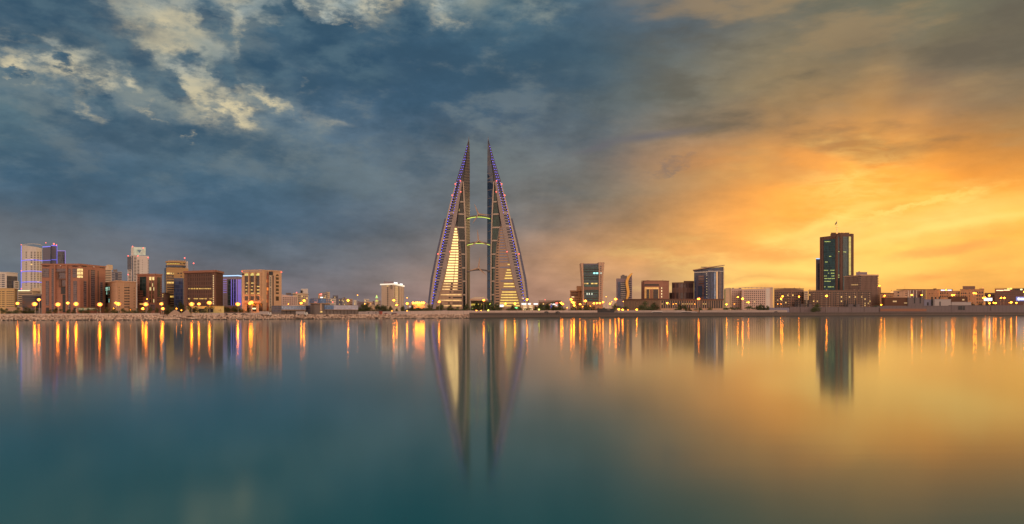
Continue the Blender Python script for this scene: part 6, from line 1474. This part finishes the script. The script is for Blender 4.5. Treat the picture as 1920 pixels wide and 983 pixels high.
def tree_proto(R, H, th, n, seed):
    t = thing('tree', '', 'tree', (0, 0, 0)); mb = MB().tube((0, 0, 0), (0, 0, th), .22, .13, 6)
    for k in range(4):
        a = k*1.6+seed; mb.tube((0, 0, th-.3), (R*.5*math.cos(a), R*.5*math.sin(a), th+H*.5), .12, .04, 5)
    part(mb, 'trunk', M['trunkm'], t); part(leafcrown(R, H, n, th+H*.5, seed), 'crown', M['leaf'], t); return t
def palm_proto(h, seed):
    rnd = random.Random(seed); t = thing('palm_tree', '', 'palm tree', (0, 0, 0))
    part(MB().tube((0, 0, 0), (.2, 0, h*.5), .32, .24, 7).tube((.2, 0, h*.5), (.1, .1, h), .24, .2, 7), 'trunk', M['trunkm'], t)
    mb = MB()
    for k in range(18):
        a = 2*math.pi*k/18+rnd.uniform(-.1, .1); L = rnd.uniform(2.2, 3.0); up = rnd.uniform(.1, 1.2); pts = []
        for i in range(6):
            f_ = i/5; pts.append(Vector((math.cos(a)*L*f_, math.sin(a)*L*f_, h+up*math.sin(f_*2.2)-1.5*f_*f_)))
        sd = Vector((-math.sin(a), math.cos(a), 0))
        for i in range(5):
            for j in (-1, 1):
                w0, w1 = (.5*(1-i/5.5)+.1), (.5*(1-(i+1)/5.5)+.05)
                mb.add([pts[i], pts[i+1], pts[i+1]+sd*j*w1+Vector((0, 0, -.18)), pts[i]+sd*j*w0+Vector((0, 0, -.18))], [(0, 1, 2, 3)])
    part(mb, 'crown', M['frond'], t); return t
TP = [tree_proto(2.6, 3.6, 1.6, 620, 3), tree_proto(3.4, 3.4, 1.5, 760, 8), tree_proto(2.0, 4.0, 1.8, 520, 12)]
PPm = [palm_proto(5.5, 2), palm_proto(7.5, 5)]
used = set(); tcount = {}
TR = []
rt = random.Random(21)
def addtrees(x0, x1, n, off, kinds='t', sc=(.8, 1.25)):
    for i in range(n): TR.append((x0+(x1-x0)*(i+rt.uniform(.15, .85))/n, off+rt.uniform(-6, 8), rt.choice(kinds), rt.uniform(*sc)))
addtrees(2, 75, 6, 48, 't', (.6, .9)); addtrees(82, 196, 9, 50, 'tttp', (.6, .95)); addtrees(198, 256, 6, 45, 't', (.7, 1.0)); addtrees(262, 345, 6, 50, 't', (.6, .9)); addtrees(312, 345, 3, 75, 't', (1.1, 1.6)); addtrees(352, 398, 4, 46, 'ppt', (.9, 1.1)); addtrees(396, 455, 8, 50, 't', (.8, 1.15)); addtrees(462, 500, 3, 46, 'tp', (.6, .9))
addtrees(672, 735, 9, 60, 't', (1.0, 1.5)); addtrees(742, 800, 7, 60, 't', (.7, 1.1)); addtrees(805, 880, 11, 58, 'ttp', (.7, 1.1)); addtrees(884, 935, 9, 62, 't', (1.0, 1.5)); addtrees(936, 1000, 7, 60, 'tp', (.8, 1.1)); addtrees(1000, 1060, 8, 66, 'tt', (.9, 1.3))
TR += [(1012, 110, 'p', 1.25), (1020, 108, 'p', 1.25), (1028, 108, 'p', 1.35), (1034, 150, 'P', 1.45), (1041.5, 152, 'P', 1.5), (1044.5, 118, 'p', 1.1)]
addtrees(1064, 1130, 10, 62, 't', (.7, 1.1)); addtrees(1150, 1180, 4, 60, 'tp', (1.0, 1.4)); addtrees(1195, 1235, 4, 50, 'ttp', (1.0, 1.7)); addtrees(1262, 1356, 10, 62, 'ttp', (.8, 1.3)); addtrees(1357, 1385, 5, 50, 'pp', (.9, 1.2)); addtrees(1396, 1445, 7, 50, 'tp', (1.0, 1.5)); addtrees(1636, 1648, 3, 70, 'p', (1.3, 1.7)); addtrees(1790, 1840, 4, 62, 't', (1.4, 2.2)); addtrees(1525, 1535, 2, 70, 't', (1.3, 1.6))
TR.sort()
tc = {}
for q in TR: tc.setdefault((landmark(q[0]), q[2].lower()), []).append(q)
for q in TR:
    px, off, kd, sc_ = q; g =  tc[(landmark(px), kd.lower())]; k = g.index(q)
    sc_ = sc_*(1.15 if px < 600 else 1.15 if px < 745 else 1.5) if kd == 't' else sc_*1.15
    pr = {'t': TP[rt.randrange(3)], 'p': PPm[0], 'P': PPm[1]}[kd]
    Y = interp(SH, px)+off; pos = (*XY(px, Y), GZ)
    ordn = 'the only one' if len(g) == 1 else ('rightmost' if k == len(g)-1 else words[min(k, 12)]+(' from left' if k else ''))
    lb = f"{'small round-crowned tree' if kd == 't' else 'feathery palm tree'} {landmark(px)}, {ordn} there"
    gr = 'trees behind the shore' if kd == 't' else 'palms behind the shore'
    if pr.name in used: c = copytree(pr, pos, lb, rt.uniform(0, 6), sc_)
    else: c = pr; c.location = pos; c.scale = (sc_,)*3; c['label'] = lb; used.add(pr.name)
    c['group'] = gr
